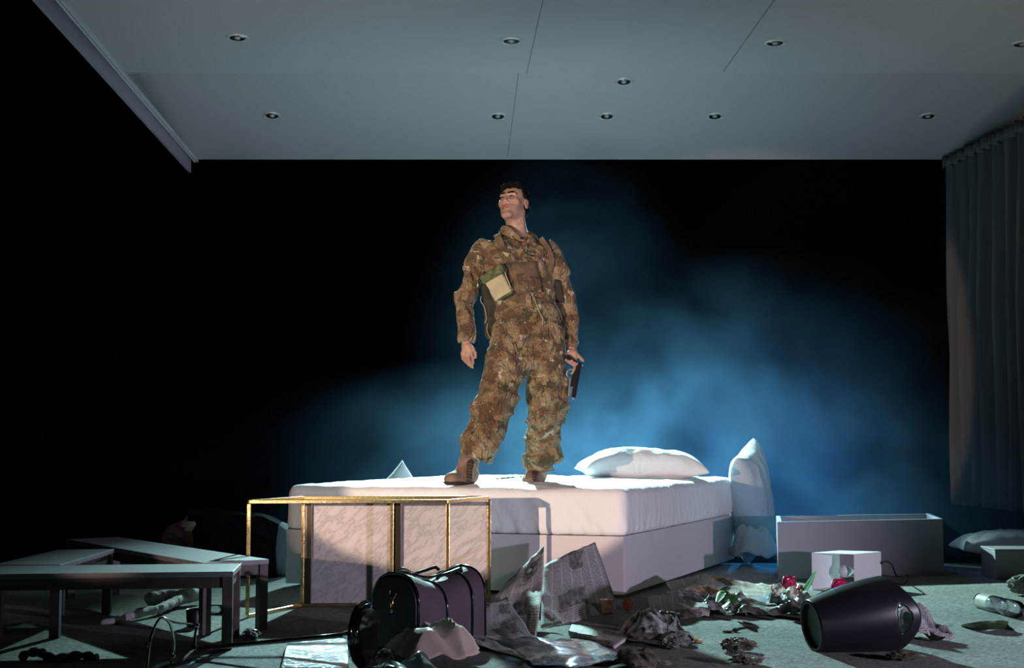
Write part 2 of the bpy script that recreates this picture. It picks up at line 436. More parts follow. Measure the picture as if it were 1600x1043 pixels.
for j in range(3):
    for i in range(nh + 1):
        s = i / nh * LEN; ph = s / 0.072 * 2 * PI + math.sin(s * 7)
        p = pA + dirc * s + perp * (0.045 + 0.018 * math.sin(ph) + 0.006 * math.sin(ph * 2.3)); V.append((p.x, p.y, ztop + .008 - 0.045 * j + .01 * math.sin(ph * .5)))
hd = mesh_obj('header_tape', V, [(j * (nh + 1) + i, j * (nh + 1) + i + 1, (j + 1) * (nh + 1) + i + 1, (j + 1) * (nh + 1) + i) for j in range(2) for i in range(nh)], M_CURT, ct, True)
md = hd.modifiers.new('s', 'SOLIDIFY'); md.thickness = 0.006

# ------------------------------------------------------------------ bed
BA, BB = gz(446, 916), gz(975, 935); BC = gz(1147, 877); BD = BA + (BC - BB)
M_BASE = mat('bed_base_laminate', (0.60, 0.56, 0.60), 0.55, bump=0.04, bscale=120)
M_FOOT = mat('plinth', (0.08, 0.08, 0.09), 0.8)
cen = (BA + BB + BC + BD) / 4
def inset(p, d): 
    return p + (cen - p).normalized() * d
bed = empty('bed', cen, 'pale lilac box bed base carrying the mattress in the middle of the stage', 'bed')
BH = 0.335
ring = [BA, BB, BC, BD]
names = ['front_panel', 'side_panel', 'headboard_panel', 'side_panel']
uv = (BB - BA).normalized(); vv = (BC - BB).normalized()
th = 0.022
def panel(p, q, z0, z1, thick, nm, m, par, over=0):
    d = (q - p).normalized(); n = Vector((-d.y, d.x, 0))
    a, b = p - d * over, q + d * over
    bt = [a, b, b + n * thick, a + n * thick]
    return bevel(bobj(nm, prism([Vector((v.x, v.y, z0)) for v in bt], [Vector((v.x, v.y, z1)) for v in bt]), m, par), 0.003)
for i in range(4):
    p, q = ring[i], ring[(i + 1) % 4]; d = (q - p).normalized()
    cut = 0.0 if i in (0, 2) else th
    panel(p + d * cut, q - d * cut, 0.02, BH, th, names[i], M_BASE, bed)
bobj('slat_base', prism([Vector((v.x, v.y, BH - .04)) for v in [inset(p, .05) for p in ring]], [Vector((v.x, v.y, BH - .005)) for v in [inset(p, .05) for p in ring]]), M_FOOT, bed)
bobj('plinth', prism([Vector((v.x, v.y, 0.0)) for v in [inset(p, .12) for p in ring]], [Vector((v.x, v.y, .04)) for v in [inset(p, .12) for p in ring]]), M_FOOT, bed)

# mattress with a wrinkled fitted sheet
def sheet_mat(name, col=(0.80, 0.79, 0.82), bs=0.25):
    m = mat(name, col, 0.8, spec=0.2, sheen=0.2); t = NT(m)
    tc = t.n('ShaderNodeTexCoord')
    mp = t.n('ShaderNodeMapping', {'Vector': tc.outputs['Object'], 'Scale': (1, 1, .35)})
    a = t.n('ShaderNodeTexNoise', {'Vector': mp.outputs[0], 'Scale': 9.0, 'Detail': 5.0, 'Distortion': 1.5})
    bp = t.n('ShaderNodeBump', {'Strength': bs, 'Distance': 0.03, 'Height': a.outputs['Fac']}); t.link(bp.outputs[0], t.b.inputs['Normal'])
    return m
M_SHEET = sheet_mat('white_sheet')
MT0, MT1 = BH, 0.592
LU = (BB - BA).length; LV = (BC - BB).length
def mattress():
    nu, nv = 240, 150; prof_n = 26
    # rounded-box in (u, v) param: radial wrap of a superellipse-like section
    bm = bmesh.new(); rnd = 0.05
    rows = []
    NP = 640; per = []
    # perimeter ring (rounded rectangle), then profile from bottom up and over
    rc = 0.065; a = LU / 2 + 0.012; b = LV / 2 + 0.0
    def rr(s, inset_):
        # s in 0..1 along perimeter of rounded rect a,b with corner rc
        A, B, Rr = a - inset_, b - inset_, max(rc - inset_, 0.0)
        seg = [(2 * (a - rc)), (PI / 2 * rc), (2 * (b - rc)), (PI / 2 * rc)] * 2
        tot = sum(seg); d = s * tot; i = 0
        while i < 7 and d > seg[i]: d -= seg[i]; i += 1
        t = d / seg[i]
        cx = [None] * 8
        X = A - Rr; Y = B - Rr
        if i == 0: return (-X + 2 * X * t, -B)
        if i == 1: g = -PI / 2 + t * PI / 2; return (X + Rr * math.cos(g), -Y + Rr * math.sin(g))
        if i == 2: return (A, -Y + 2 * Y * t)
        if i == 3: g = t * PI / 2; return (X + Rr * math.cos(g), Y + Rr * math.sin(g))
        if i == 4: return (X - 2 * X * t, B)
        if i == 5: g = PI / 2 + t * PI / 2; return (-X + Rr * math.cos(g), Y + Rr * math.sin(g))
        if i == 6: return (-A, Y - 2 * Y * t)
        g = PI + t * PI / 2; return (-X + Rr * math.cos(g), -Y + Rr * math.sin(g))
    H = MT1 - MT0
    prof = [(0.05, 0.0), (0.02, 0.004), (0.006, 0.014), (0.0, 0.03)] + [(0.0 - 0.004 * math.sin(PI * t), 0.03 + (H - 0.03 - rnd) * t) for t in [i / 12 for i in range(1, 13)]]
    prof += [(rnd * (1 - math.cos(g)), H - rnd + rnd * math.sin(g)) for g in [PI / 2 * i / 8 for i in range(1, 9)]]
    full = 8
    ins = [0.10, 0.14, 0.19, 0.25, 0.32, 0.40, 0.5, 0.6, 0.7, 0.8, 0.88]
    prof += [(x, H) for x in ins if x < b - .05]
    for (ii, z) in prof:
        row = []
        for k in range(NP):
            s = k / NP
            x, y = rr(s, min(ii, b - .03, a - .03))
            P = Vector((x, y, z))
            # vertical tension folds on the sides, gathers at the lower hem, dents on the top
            w1 = mnoise.noise(Vector((x * 5, y * 5, z * 2 + 3))); w2 = mnoise.noise(Vector((x * 22 + z * 14, y * 22, z * 4)))
            side = 1.0 if ii < 0.03 else max(0, 1 - ii / 0.12)
            hem = max(0, 1 - z / 0.09) * side
            out = side * (0.010 * w1 + 0.006 * w2) + hem * (0.007 * math.sin(s * NP * 0.9 + 4 * w2)) 
            dome = 0.018 * (1 - (x / a) ** 2) * (1 - (y / b) ** 2) if ii > 0.05 else 0
            top = min(1, ii / 0.06) * (0.010 * mnoise.noise(Vector((x * 2.2, y * 2.2, 7))) + 0.011 * (1 - abs(mnoise.noise(Vector((x * 4 + y * 2, y * 7 - x * 2, 2))) * 2)) * (1 if ii > 0.07 else 0.5))
            n = Vector((x / a, y / b, 0)); n = Vector((math.copysign(abs(n.x) ** 6, n.x), math.copysign(abs(n.y) ** 6, n.y), 0))
            if n.length > 0: n.normalize()
            P += n * out; P.z += dome + top * (1 if z > H * .9 else 0)
            Q = cen + uv * P.x + vv * P.y + Vector((0, 0, MT0 + P.z))
            row.append(bm.verts.new((Q.x, Q.y, Q.z)))
        rows.append(row)
    for j in range(len(rows) - 1):
        for k in range(NP):
            bm.faces.new((rows[j][k], rows[j][(k + 1) % NP], rows[j + 1][(k + 1) % NP], rows[j + 1][k]))
    bm.faces.new(rows[0]); bm.faces.new(rows[-1])
    return bm
mo = bobj('mattress', mattress(), M_SHEET, None, True)
tag(mo, 'thick mattress in a wrinkled white fitted sheet on the lilac bed base', 'mattress')

# ------------------------------------------------------------------ open wooden box at the right
M_BOX = mat('grey_lilac_board', (0.30, 0.28, 0.32), 0.6, bump=0.05, bscale=60)
xa, xb = gz(1216, 905), gz(1475, 897)
bx = empty('open_box', (xa + xb) / 2, 'large open topped grey box standing upright right of the bed', 'box')
dx = (xb - xa).normalized(); bk = Vector((-dx.y, dx.x, 0))
bk = Vector((0.18, 1, 0)).normalized()
hb = 0.355; dp = 0.72
def pan2(p, q, n, z0, z1, t, nm, m, par):
    bt = [p, q, q + n * t, p + n * t]
    return bevel(bobj(nm, prism([Vector((v.x, v.y, z0)) for v in bt], [Vector((v.x, v.y, z1)) for v in bt]), m, par), 0.002)
pan2(xa, xb, bk, 0, hb, 0.03, 'front_panel', M_BOX, bx)
pan2(xb + bk * .03, xb + bk * dp, -dx, 0, hb, 0.03, 'side_panel', M_BOX, bx)
pan2(xa + bk * .03, xa + bk * dp, dx, 0, hb, 0.03, 'side_panel', M_BOX, bx)
pan2(xa + bk * (dp - .03) + dx * .03, xb + bk * (dp - .03) - dx * .03, bk, 0, hb - 0.002, 0.03, 'back_panel', M_BOX, bx)
bobj('bottom', prism([xa + bk * .03 + dx * .03, xb + bk * .03 - dx * .03, xb + bk * (dp - .03) - dx * .03, xa + bk * (dp - .03) + dx * .03],
     [p + Vector((0, 0, .02)) for p in (xa + bk * .03 + dx * .03, xb + bk * .03 - dx * .03, xb + bk * (dp - .03) - dx * .03, xa + bk * (dp - .03) + dx * .03)]), M_BOX, bx)
# ------------------------------------------------------------------ the standing man
from mathutils.bvhtree import BVHTree
def camo_mat(name, tint=1.0, dark=0.0):
    m = mat(name, (0.3, 0.22, 0.12), 0.85, spec=0.15, sheen=0.1); t = NT(m)
    tc = t.n('ShaderNodeTexCoord')
    sn = t.n('ShaderNodeVectorMath', {0: tc.outputs['Object'], 1: (0.0065, 0.0065, 0.0065)}, operation='SNAP')
    a = t.n('ShaderNodeTexNoise', {'Vector': sn.outputs[0], 'Scale': 11.0, 'Detail': 4.0, 'Roughness': 0.6})
    b = t.n('ShaderNodeTexNoise', {'Vector': sn.outputs[0], 'Scale': 17.0, 'Detail': 4.0, 'Roughness': 0.65})
    of = t.n('ShaderNodeVectorMath', {0: sn.outputs[0], 1: (3.1, 7.7, 1.3)}, operation='ADD')
    c = t.n('ShaderNodeTexNoise', {'Vector': of.outputs[0], 'Scale': 9.0, 'Detail': 5.0, 'Roughness': 0.7})
    k = tint
    base = t.ramp(a.outputs['Fac'], [(0.40, (0.135 * k, 0.078 * k, 0.042 * k)), (0.46, (0.23 * k, 0.155 * k, 0.085 * k)), (0.56, (0.31 * k, 0.235 * k, 0.14 * k))], 'CONSTANT')
    pale = t.ramp(b.outputs['Fac'], [(0.0, (0, 0, 0)), (0.625, (1, 1, 1))], 'CONSTANT')
    olive = t.ramp(c.outputs['Fac'], [(0.0, (0, 0, 0)), (0.585, (1, 1, 1))], 'CONSTANT')
    m1 = t.n('ShaderNodeMix', {0: pale, 6: base, 7: (0.48 * k, 0.42 * k, 0.32 * k, 1)}, data_type='RGBA')
    m2 = t.n('ShaderNodeMix', {0: olive, 6: m1.outputs[2], 7: (0.075 * k, 0.065 * k, 0.035 * k, 1)}, data_type='RGBA')
    t.link(m2.outputs[2], t.b.inputs['Base Color'])
    wv = t.n('ShaderNodeTexNoise', {'Vector': tc.outputs['Object'], 'Scale': 28.0, 'Detail': 5.0, 'Distortion': 0.8})
    wr = t.n('ShaderNodeTexNoise', {'Vector': t.n('ShaderNodeMapping', {'Vector': tc.outputs['Object'], 'Scale': (1, 1, .6), 'Rotation': (0, .6, 0)}).outputs[0], 'Scale': 11.0, 'Detail': 3.0, 'Distortion': 1.6})
    rg = t.math('ABSOLUTE', t.math('SUBTRACT', wr.outputs['Fac'], 0.5)); hs = t.math('ADD', t.math('MULTIPLY', rg, 3.2), t.math('MULTIPLY', wv.outputs['Fac'], .35))
    bp = t.n('ShaderNodeBump', {'Strength': 0.9, 'Distance': 0.03, 'Height': hs}); t.link(bp.outputs[0], t.b.inputs['Normal'])
    return m
M_CAMO = camo_mat('camouflage_cloth'); M_CAMO2 = camo_mat('worn_camouflage_cloth', 0.8)
M_WEB = mat('brown_webbing', (0.12, 0.075, 0.04), 0.8, bump=0.3, bscale=220, var=0.3, vscale=20)
M_WEBD = mat('dark_webbing', (0.035, 0.028, 0.018), 0.8, bump=0.3, bscale=200)
M_POUCH = mat('khaki_canvas', (0.42, 0.37, 0.22), 0.85, bump=0.2, bscale=160, var=0.12, vscale=14)
M_FLAP = mat('olive_canvas', (0.10, 0.105, 0.045), 0.85, bump=0.2, bscale=160, var=0.5, vscale=30)
M_BOOT = mat('brown_boot_suede', (0.24, 0.155, 0.12), 0.8, bump=0.2, bscale=90, var=0.25, vscale=18)
M_BOOTD = mat('dark_boot_tongue', (0.045, 0.028, 0.025), 0.7, bump=0.1)
M_SOLE = mat('boot_sole', (0.03, 0.022, 0.02), 0.8)
M_LACE = mat('cord', (0.40, 0.32, 0.20), 0.8); M_BLACE = mat('boot_lace', (0.20, 0.14, 0.10), 0.8)
M_HAIR = mat('dark_hair', (0.004, 0.003, 0.003), 0.7, spec=.2, bump=0.8, bscale=160)
M_GUN = mat('gunmetal', (0.018, 0.02, 0.026), 0.32, metal=0.6, coat=0.3)
M_GUNS = mat('worn_steel', (0.35, 0.33, 0.33), 0.3, metal=0.9)
M_SKIN = mat('skin', (0.5, 0.3, 0.22), 0.5, bump=0.05, bscale=200, sub=0.08); _t = NT(M_SKIN)
_a = _t.n('ShaderNodeAttribute', attribute_name='tone'); _t.link(_a.outputs['Color'], _t.b.inputs['Base Color'])
YM = 8.1
def W(px, py, dy=0.0):
    p = at(px, py, YM + dy); return np.array(p)
def ridged(x, y, z, f, seed, sx=1, sy=1, sz=1):
    n = vnoise(x * f * sx, y * f * sy, z * f * sz, seed); return 1 - 2 * np.abs(n)

# skeleton points
SHL, SHR = W(753, 388, .02), W(862, 391, .0)
ELL, ELR = W(729, 462, .03), W(882, 466, .05)
WRL, WRR = W(728, 530, -.06), W(894, 541, .02)
HPL, HPR = W(799, 520, -.0), W(853, 522, .0)
KNL, KNR = W(778, 624, -.11), W(855, 632, .07)
ANL, ANR = W(735, 728, -.12), W(842, 734, .25)
NECK0 = W(810, 374, .015)
HC = W(802, 319, -.005)
HR = (Matrix.Rotation(math.radians(-5), 4, 'Y') @ Matrix.Rotation(math.radians(-26), 4, 'Z') @ Matrix.Rotation(math.radians(-20), 4, 'X'))
def hp(x, y, z): return HC + np.array(HR.to_3x3() @ Vector((x, y, z)))
man = empty('person', (0.0, YM, 0.6), 'person in camouflage uniform standing on the bed, looking left, holding a lowered pistol', 'person')

B = Field(W(700, 775, -.38), W(925, 280, .45), 0.0042)
# trunk, legs and arms under the clothes
B.ell(W(811, 425, .01), (.155, .085, .13)); B.ell(W(822, 480), (.15, .095, .14), .06); B.ell(W(826, 515), (.155, .10, .09), .06)
B.cone(SHL + np.array([.03, 0, -.01]), SHR + np.array([-.03, 0, -.01]), .034, .034, .03); B.cone(W(811, 398, .01), NECK0, .055, .058, .04)
for (s, e, wr) in ((SHL, ELL, WRL), (SHR, ELR, WRR)):
    B.cone(s + np.array([0, 0, -.03]), e, .034, .032, .02); B.cone(e, wr, .038, .026, .015)
for (hj, kn, an) in ((HPL, KNL, ANL), (HPR, KNR, ANR)):
    B.cone(hj, kn, .078, .052, .05); B.cone(kn, an, .05, .036, .02)
    B.cone(an, an + np.array([-.03 if an is ANL else -.01, -.035, -.035]), .026, .022, .02)
# neck and head
B.cone(NECK0, hp(0, .028, -.06), .060, .055, .03)
for sx in (-1, 1): B.cone(NECK0 + np.array([sx * .012, -.035, -.01]), hp(sx * .05, .02, -.05), .014, .014, .025)
B.ell(hp(0, .018, .038), (.076, .097, .086), .02, M=HR)
B.ell(hp(0, -.03, -.025), (.063, .066, .085), .03, M=HR)
for sx in (-1, 1):
    B.cone(hp(sx * .050, .010, -.055), hp(sx * .016, -.068, -.103), .022, .017, .022)
    B.ell(hp(sx * .044, -.056, -.018), (.022, .020, .018), .018, M=HR)
    B.cone(hp(sx * .044, -.074, .026), hp(sx * .008, -.089, .022), .009, .009, .012)
B.cone(hp(-.012, -.074, -.106), hp(.012, -.074, -.106), .015, .015, .02)
for sx in (-1, 1): B.ell(hp(sx * .031, -.098, .004), (.020, .021, .014), .010, True, M=HR)
B.cone(hp(0, -.088, .014), hp(0, -.108, -.028), .0075, .0115, .010)
for sx in (-1, 1): B.ell(hp(sx * .012, -.098, -.033), (.009, .012, .008), .006, M=HR)
for sx in (-1, 1): B.ell(hp(sx * .007, -.105, -.043), (.0045, .006, .004), .002, True, M=HR)
B.ell(hp(0, -.083, -.06), (.030, .014, .020), .012, M=HR)
B.cone(hp(-.022, -.086, -.061), hp(-.003, -.098, -.055), .004, .0065, .005); B.cone(hp(.022, -.086, -.061), hp(.003, -.098, -.055), .004, .0065, .005)
B.cone(hp(-.018, -.088, -.068), hp(0, -.097, -.071), .005, .0075, .004); B.cone(hp(.018, -.088, -.068), hp(0, -.097, -.071), .005, .0075, .004)
B.cone(hp(-.024, -.096, -.0625), hp(.024, -.096, -.0625), .0022, .0022, .003, True)
for sx in (-1, 1):
    B.ell(hp(sx * .080, .018, -.004), (.009, .019, .031), .006, M=HR)
    B.ell(hp(sx * .086, .012, .002), (.006, .010, .016), .004, True, M=HR)
# relaxed hand, back of the fingers toward the left
def finger(pts, r0, r1, k=.004):
    n = len(pts) - 1
    for i in range(n):
        B.cone(pts[i], pts[i + 1], r0 + (r1 - r0) * i / n, r0 + (r1 - r0) * (i + 1) / n, k)
B.cone(WRL, W(729, 540, -.07), .024, .026, .015, flat=(1, 1.25))
B.cone(W(725, 541, -.068), W(724, 552, -.075), .014, .012, .012); B.cone(W(730, 541, -.075), W(730, 554, -.082), .015, .013, .012)
B.cone(W(734, 540, -.08), W(736, 552, -.088), .014, .012, .012)
finger([W(721.5, 551, -.072), W(723, 560, -.085), W(727.5, 565, -.10), W(731, 568, -.11)], .0085, .0066)
finger([W(726.5, 553, -.077), W(728, 562, -.092), W(732, 569, -.106), W(735, 572, -.114)], .009, .0068)
finger([W(731.5, 554, -.084), W(733, 563, -.10), W(736, 570, -.112), W(738.5, 574, -.118)], .0092, .0068)
finger([W(736, 552, -.09), W(738.5, 560, -.105), W(739, 566, -.116), W(738, 570, -.122)], .0088, .0066)
finger([W(733, 539, -.082), W(739, 545, -.098), W(742.5, 552, -.106), W(743, 558, -.108)], .0115, .0078, .006)
# hand closed round the pistol grip
B.cone(WRR, W(896, 551, .0), .024, .027, .012, flat=(0, 1.15))
B.cone(W(890, 551, -.01), W(889, 561, -.015), .016, .014, .012); B.cone(W(896, 550, -.015), W(898, 560, -.02), .016, .014, .012)
finger([W(886.5, 558, -.022), W(884.5, 562, -.045), W(889, 565, -.058), W(894, 563, -.058)], .0088, .0072)
finger([W(891, 559, -.026), W(888.5, 565, -.048), W(893, 568, -.062), W(898, 566, -.060)], .009, .0072)
finger([W(895, 560, -.028), W(893, 567, -.048), W(897, 571, -.060), W(902, 568, -.058)], .0092, .0074)
finger([W(899, 559, -.026), W(900, 568, -.040), W(897, 577, -.045), W(894, 583, -.045)], .0086, .0068)
finger([W(899, 551, -.022), W(904, 556, -.036), W(908, 560, -.042), W(911, 563, -.044)], .0115, .0082, .006)
body = B.obj('body', M_SKIN, man); V = np.array([v.co[:] for v in body.data.vertices]) if len(body.data.vertices) < 1 else None
nv = len(body.data.vertices); co = np.zeros(nv * 3); body.data.vertices.foreach_get('co', co); co = co.reshape(-1, 3)
Li = (co - HC) @ np.array(HR.to_3x3())          # head-local
ca = body.data.color_attributes.new('tone', 'FLOAT_COLOR', 'POINT')
col = np.tile(np.array([0.48, 0.27, 0.19]), (nv, 1))
lx, ly, lz = Li[:, 0], Li[:, 1], Li[:, 2]
inh = (np.linalg.norm(Li, axis=1) < .2)
st = inh & (vnoise(co[:, 0] * 200, co[:, 1] * 200, co[:, 2] * 200, 8) > -.35) & (ly < .02) & (lz < -.045 + .25 * np.maximum(0, np.abs(lx) - .03)) & (lz > -.14)
col[st] = [0.36, 0.21, 0.155]
lip = inh & (np.abs(lx) < .024 - .3 * np.abs(lz + .063)) & (ly < -.086) & (np.abs(lz + .063) < .0125)
col[lip] = [0.36, 0.13, 0.10]
ck = inh & (np.hypot(np.abs(lx) - .042, lz + .02) < .02) & (ly < -.04); col[ck] = [0.52, 0.26, 0.18]
col *= .88; col *= (1 + 0.10 * vnoise(co[:, 0] * 60, co[:, 1] * 60, co[:, 2] * 60, 5))[:, None]
ca.data.foreach_set('color', np.concatenate([col, np.ones((nv, 1))], 1).ravel())
# eyes, brows, hair
M_EYE = mat('eye_white', (0.16, 0.13, 0.12), 0.35); M_IRIS = mat('iris', (0.02, 0.012, 0.008), 0.15)
for sx in (-1, 1):
    e = Field(hp(sx * .031, -.086, .004) - .02, hp(sx * .031, -.086, .004) + .02, .0022)
    e.ell(hp(sx * .031, -.0805, .003), (.0125,) * 3); eo = e.obj('eye', M_EYE, man)
    e = Field(hp(sx * .031, -.086, .004) - .02, hp(sx * .031, -.086, .004) + .02, .0012)
    e.ell(hp(sx * .031 - .003, -.0915, .004), (.0075, .003, .0065), M=HR); e.obj('iris', M_IRIS, eo)
    e = Field(hp(sx * .03, -.085, .025) - .045, hp(sx * .03, -.085, .025) + .045, .0022)
    e.cone(hp(sx * .052, -.070, .026), hp(sx * .034, -.088, .034), .003, .0056); e.cone(hp(sx * .034, -.088, .034), hp(sx * .011, -.098, .027), .0056, .0045)
    e.obj('eyebrow', M_HAIR, man)
Hf = Field(HC - .17, HC + .17, .0032)
Hf.ell(hp(0, .022, .046), (.085, .106, .089), M=HR)
Hf.ell(hp(0, .055, -.01), (.072, .062, .075), .02, M=HR)
Hf.cone(hp(-.045, -.046, .098), hp(.045, -.042, .100), .018, .020, .025)
for sx in (-1, 1): Hf.cone(hp(sx * .072, -.012, .04), hp(sx * .073, -.006, .0), .013, .006, .01)
def hairline(x, y, z):
    p = np.stack(np.broadcast_arrays(x - HC[0], y - HC[1], z - HC[2]), -1) @ np.array(HR.to_3x3())
    X, Y, Z = p[..., 0], p[..., 1], p[..., 2]
    n = .006 * vnoise(X * 90, Y * 90, Z * 20, 2)
    face = np.maximum(Y + .020 - n, Z - .070 + n - .12 * np.abs(X))      # negative inside the cleared face region
    low = Z + .078 + n
    side = np.maximum(np.maximum(np.abs(Y - .012) - .026, Z - .028), .05 - np.abs(X))
    return np.minimum(np.minimum(face, low), side)
Hf.put(HC - .16, HC + .16, hairline, .006, True, 0.0)
def hb(x, y, z):
    return .0045 * ridged(x, y, z, 38, 8) + .004 * vnoise(x * 90, y * 90, z * 70, 9)
Hf.displace(hb, .02); Hf.obj('hair', M_HAIR, man)

# jacket
J = Field(W(690, 560, -.30), W(930, 340, .30), .0042)
J.ell(W(809, 415), (.195, .128, .135)); J.ell(W(820, 452), (.185, .128, .14), .05); J.ell(W(825, 490), (.198, .130, .11), .05)
J.cone(W(769, 393, .01), W(850, 395, .0), .060, .060, .05)
J.cone(W(790, 372, .015), W(830, 374, .015), .040, .040, .05)
J.cone(SHL + np.array([0.01, 0, -.01]), ELL, .062, .050, .03); J.cone(ELL, WRL + np.array([0, 0, .01]), .053, .046, .05)
J.cone(SHR + np.array([-.01, 0, -.01]), ELR, .060, .056, .03); J.cone(ELR, WRR + np.array([0, 0, .02]), .060, .047, .02)
# sleeve cap flaps
J.cone(W(750, 398, .01), W(742, 412, .02), .064, .066, .004); J.cone(W(864, 400, .0), W(872, 422, .02), .060, .064, .004)
def foldj(x, y, z):
    d1 = ridged(x + .5 * z, y, z - .35 * x, 10, 21, 1, 1, .55) ; d2 = ridged(x - .6 * z, y, z, 17, 22, .8, 1, 1)
    return .017 * d1 * np.abs(d1) + .006 * d2 - .004 + .001 * vnoise(x * 50, y * 50, z * 50, 4)
J.displace(foldj, .05)
# hem, cuffs, and open neck
zh = W(0, 508)[2]
J.put(W(758, 560, -.3), W(876, 512, .3), lambda x, y, z: z - (zh + .05 * (x - W(820, 0)[0]) * -1 + .006 * vnoise(x * 20, y * 9, z * 0, 3)) + 0 * y, 0, True, .0)
J.cone(W(728, 545, -.07), W(729, 590, -.08), .055, .06, 0, True)
J.cone(W(898, 567, .01), W(898, 600, .01), .055, .07, 0, True)
jac = J.obj('jacket', M_CAMO, man, 3)
# collar, stands away from the neck
def collar(lo_pts, hi_pts, nm, m, thick=.006):
    n = len(lo_pts); a = spline([Vector(p) for p in lo_pts], 6); b = spline([Vector(p) for p in hi_pts], 6)
    Vv = []; Ff = []
    for i in range(len(a)):
        mid = (a[i] + b[i]) / 2 + Vector((0, -.004, .002)); Vv += [a[i], mid, b[i]]
    for i in range(len(a) - 1):
        for k in range(2): Ff.append((i * 3 + k, i * 3 + k + 1, i * 3 + 4 + k, i * 3 + 3 + k))
    o = mesh_obj(nm, Vv, Ff, m, man, True); md = o.modifiers.new('s', 'SOLIDIFY'); md.thickness = thick; md.offset = 0; sd_ = o.modifiers.new('sub', 'SUBSURF'); sd_.levels = 1; sd_.render_levels = 1
    return o
collar([W(815, 378, -.115), W(798, 371, -.11), W(783, 366, -.06), W(780, 364, .02), W(800, 366, .09), W(825, 368, .08), W(840, 372, .02), W(838, 378, -.06), W(822, 380, -.115)],
       [W(812, 369, -.12), W(796, 354, -.10), W(786, 352, -.05), W(787, 356, .03), W(803, 358, .075), W(823, 360, .07), W(833, 364, .01), W(833, 370, -.06), W(826, 371, -.12)], 'collar', M_CAMO)
# trousers
T = Field(W(700, 760, -.42), W(925, 480, .48), .0045)
T.ell(W(827, 515), (.205, .128, .085)); 
T.cone(HPL + np.array([0, 0, -.02]), KNL, .118, .108, .03); T.cone(HPR + np.array([0.005, 0, -.02]), KNR, .112, .108, .03)
T.cone(KNL, ANL + np.array([.02, 0, .045]), .107, .088, .02); T.cone(KNR, ANR + np.array([0, 0, .05]), .106, .084, .02)
T.ell(W(825, 560, 0), (.10, .115, .09), .03)
T.rbox(W(779, 600, -.155), (.075, .02, .075), .012, .008, M=Matrix.Rotation(.25, 4, 'Y'))
T.rbox(W(757, 605, -.05), (.02, .06, .075), .012, .01, M=Matrix.Rotation(.25, 4, 'Y')); T.rbox(W(881, 612, .06), (.022, .07, .085), .012, .008)
T.ell(W(762, 640, -.13), (.09, .07, .055), .03); T.ell(W(742, 693, -.13), (.08, .075, .05), .03); T.ell(W(852, 710, .21), (.10, .08, .06), .03)
def foldt(x, y, z):
    d1 = ridged(x * .7 + .3 * z, y, z + .5 * x, 8.5, 31, .7, .8, 1.1); d2 = ridged(x, y, z - .4 * x, 15, 32, .6, .8, 1.1)
    low = np.clip((1.35 - z) / .5, 0, 1)
    return (.012 + .007 * low) * d1 * np.abs(d1) + (.005 + .004 * low) * d2 + .0008 * vnoise(x * 50, y * 50, z * 50, 14)
T.displace(foldt, .05)
zl = W(0, 712, -.1)[2]; zr = W(0, 736, .25)[2]
T.put(W(690, 775, -.4), W(800, 700, .4), lambda x, y, z: z - (zl - .42 * (x - ANL[0]) + .008 * vnoise(x * 20, y * 20, z * 0, 3)), 0, True, .0)
T.put(W(801, 775, -.4), W(890, 728, .47), lambda x, y, z: z - (zr - .1 * (x - ANR[0]) + .008 * vnoise(x * 20, y * 20, z * 0, 3)), 0, True, .0)
tr = T.obj('trousers', M_CAMO, man, 4)
# fly and inseam piping
def bvh_of(o):
    me = o.data; n = len(me.vertices); c = np.zeros(n * 3); me.vertices.foreach_get('co', c)
    return BVHTree.FromPolygons([tuple(v) for v in c.reshape(-1, 3)], [tuple(p.vertices) for p in me.polygons])
BVH_J, BVH_T = bvh_of(jac), bvh_of(tr)
def surf(px, py, bv=None, off=0.006):
    d = ray(px, py).normalized(); o = Vector((0, 0, CAMZ)); best = None
    for b in ((BVH_J, BVH_T) if bv is None else (bv,)):
        h = b.ray_cast(o, d)
        if h[0] is not None and (best is None or h[3] < best[1]): best = (h[0], h[3])
    if best is None: return at(px, py, YM - .1)
    return best[0] - d * off
def ribbon(nm, pxs, wd, m, par, th=.004, off=.005, sub=6, wdir=None):
    pts = spline([surf(*p, off=off) for p in pxs], sub); bm = bmesh.new(); rings = []
    for i, p in enumerate(pts):
        t = (pts[min(i + 1, len(pts) - 1)] - pts[max(i - 1, 0)]).normalized(); vw = (p - Vector((0, 0, CAMZ))).normalized()
        s = t.cross(vw).normalized(); n = s.cross(t).normalized()
        rings.append([bm.verts.new(p + s * wd / 2 * a + n * th / 2 * b) for (a, b) in ((-1, -1), (1, -1), (1, 1), (-1, 1))])
    for i in range(len(rings) - 1):
        for k in range(4): bm.faces.new((rings[i][k], rings[i][(k + 1) % 4], rings[i + 1][(k + 1) % 4], rings[i + 1][k]))
    bm.faces.new(rings[0]); bm.faces.new(rings[-1])
    return bobj(nm, bm, m, par)
def cord(nm, pts, r, m, par):
    bm = bmesh.new(); tube_bm(bm, spline(pts, 6), r, 6); return bobj(nm, bm, m, par, True)
ribbon('button_placket', [(820, 378), (820, 400), (821, 420), (823, 445), (826, 470), (830, 500)], .030, M_CAMO, man, .005, .004)
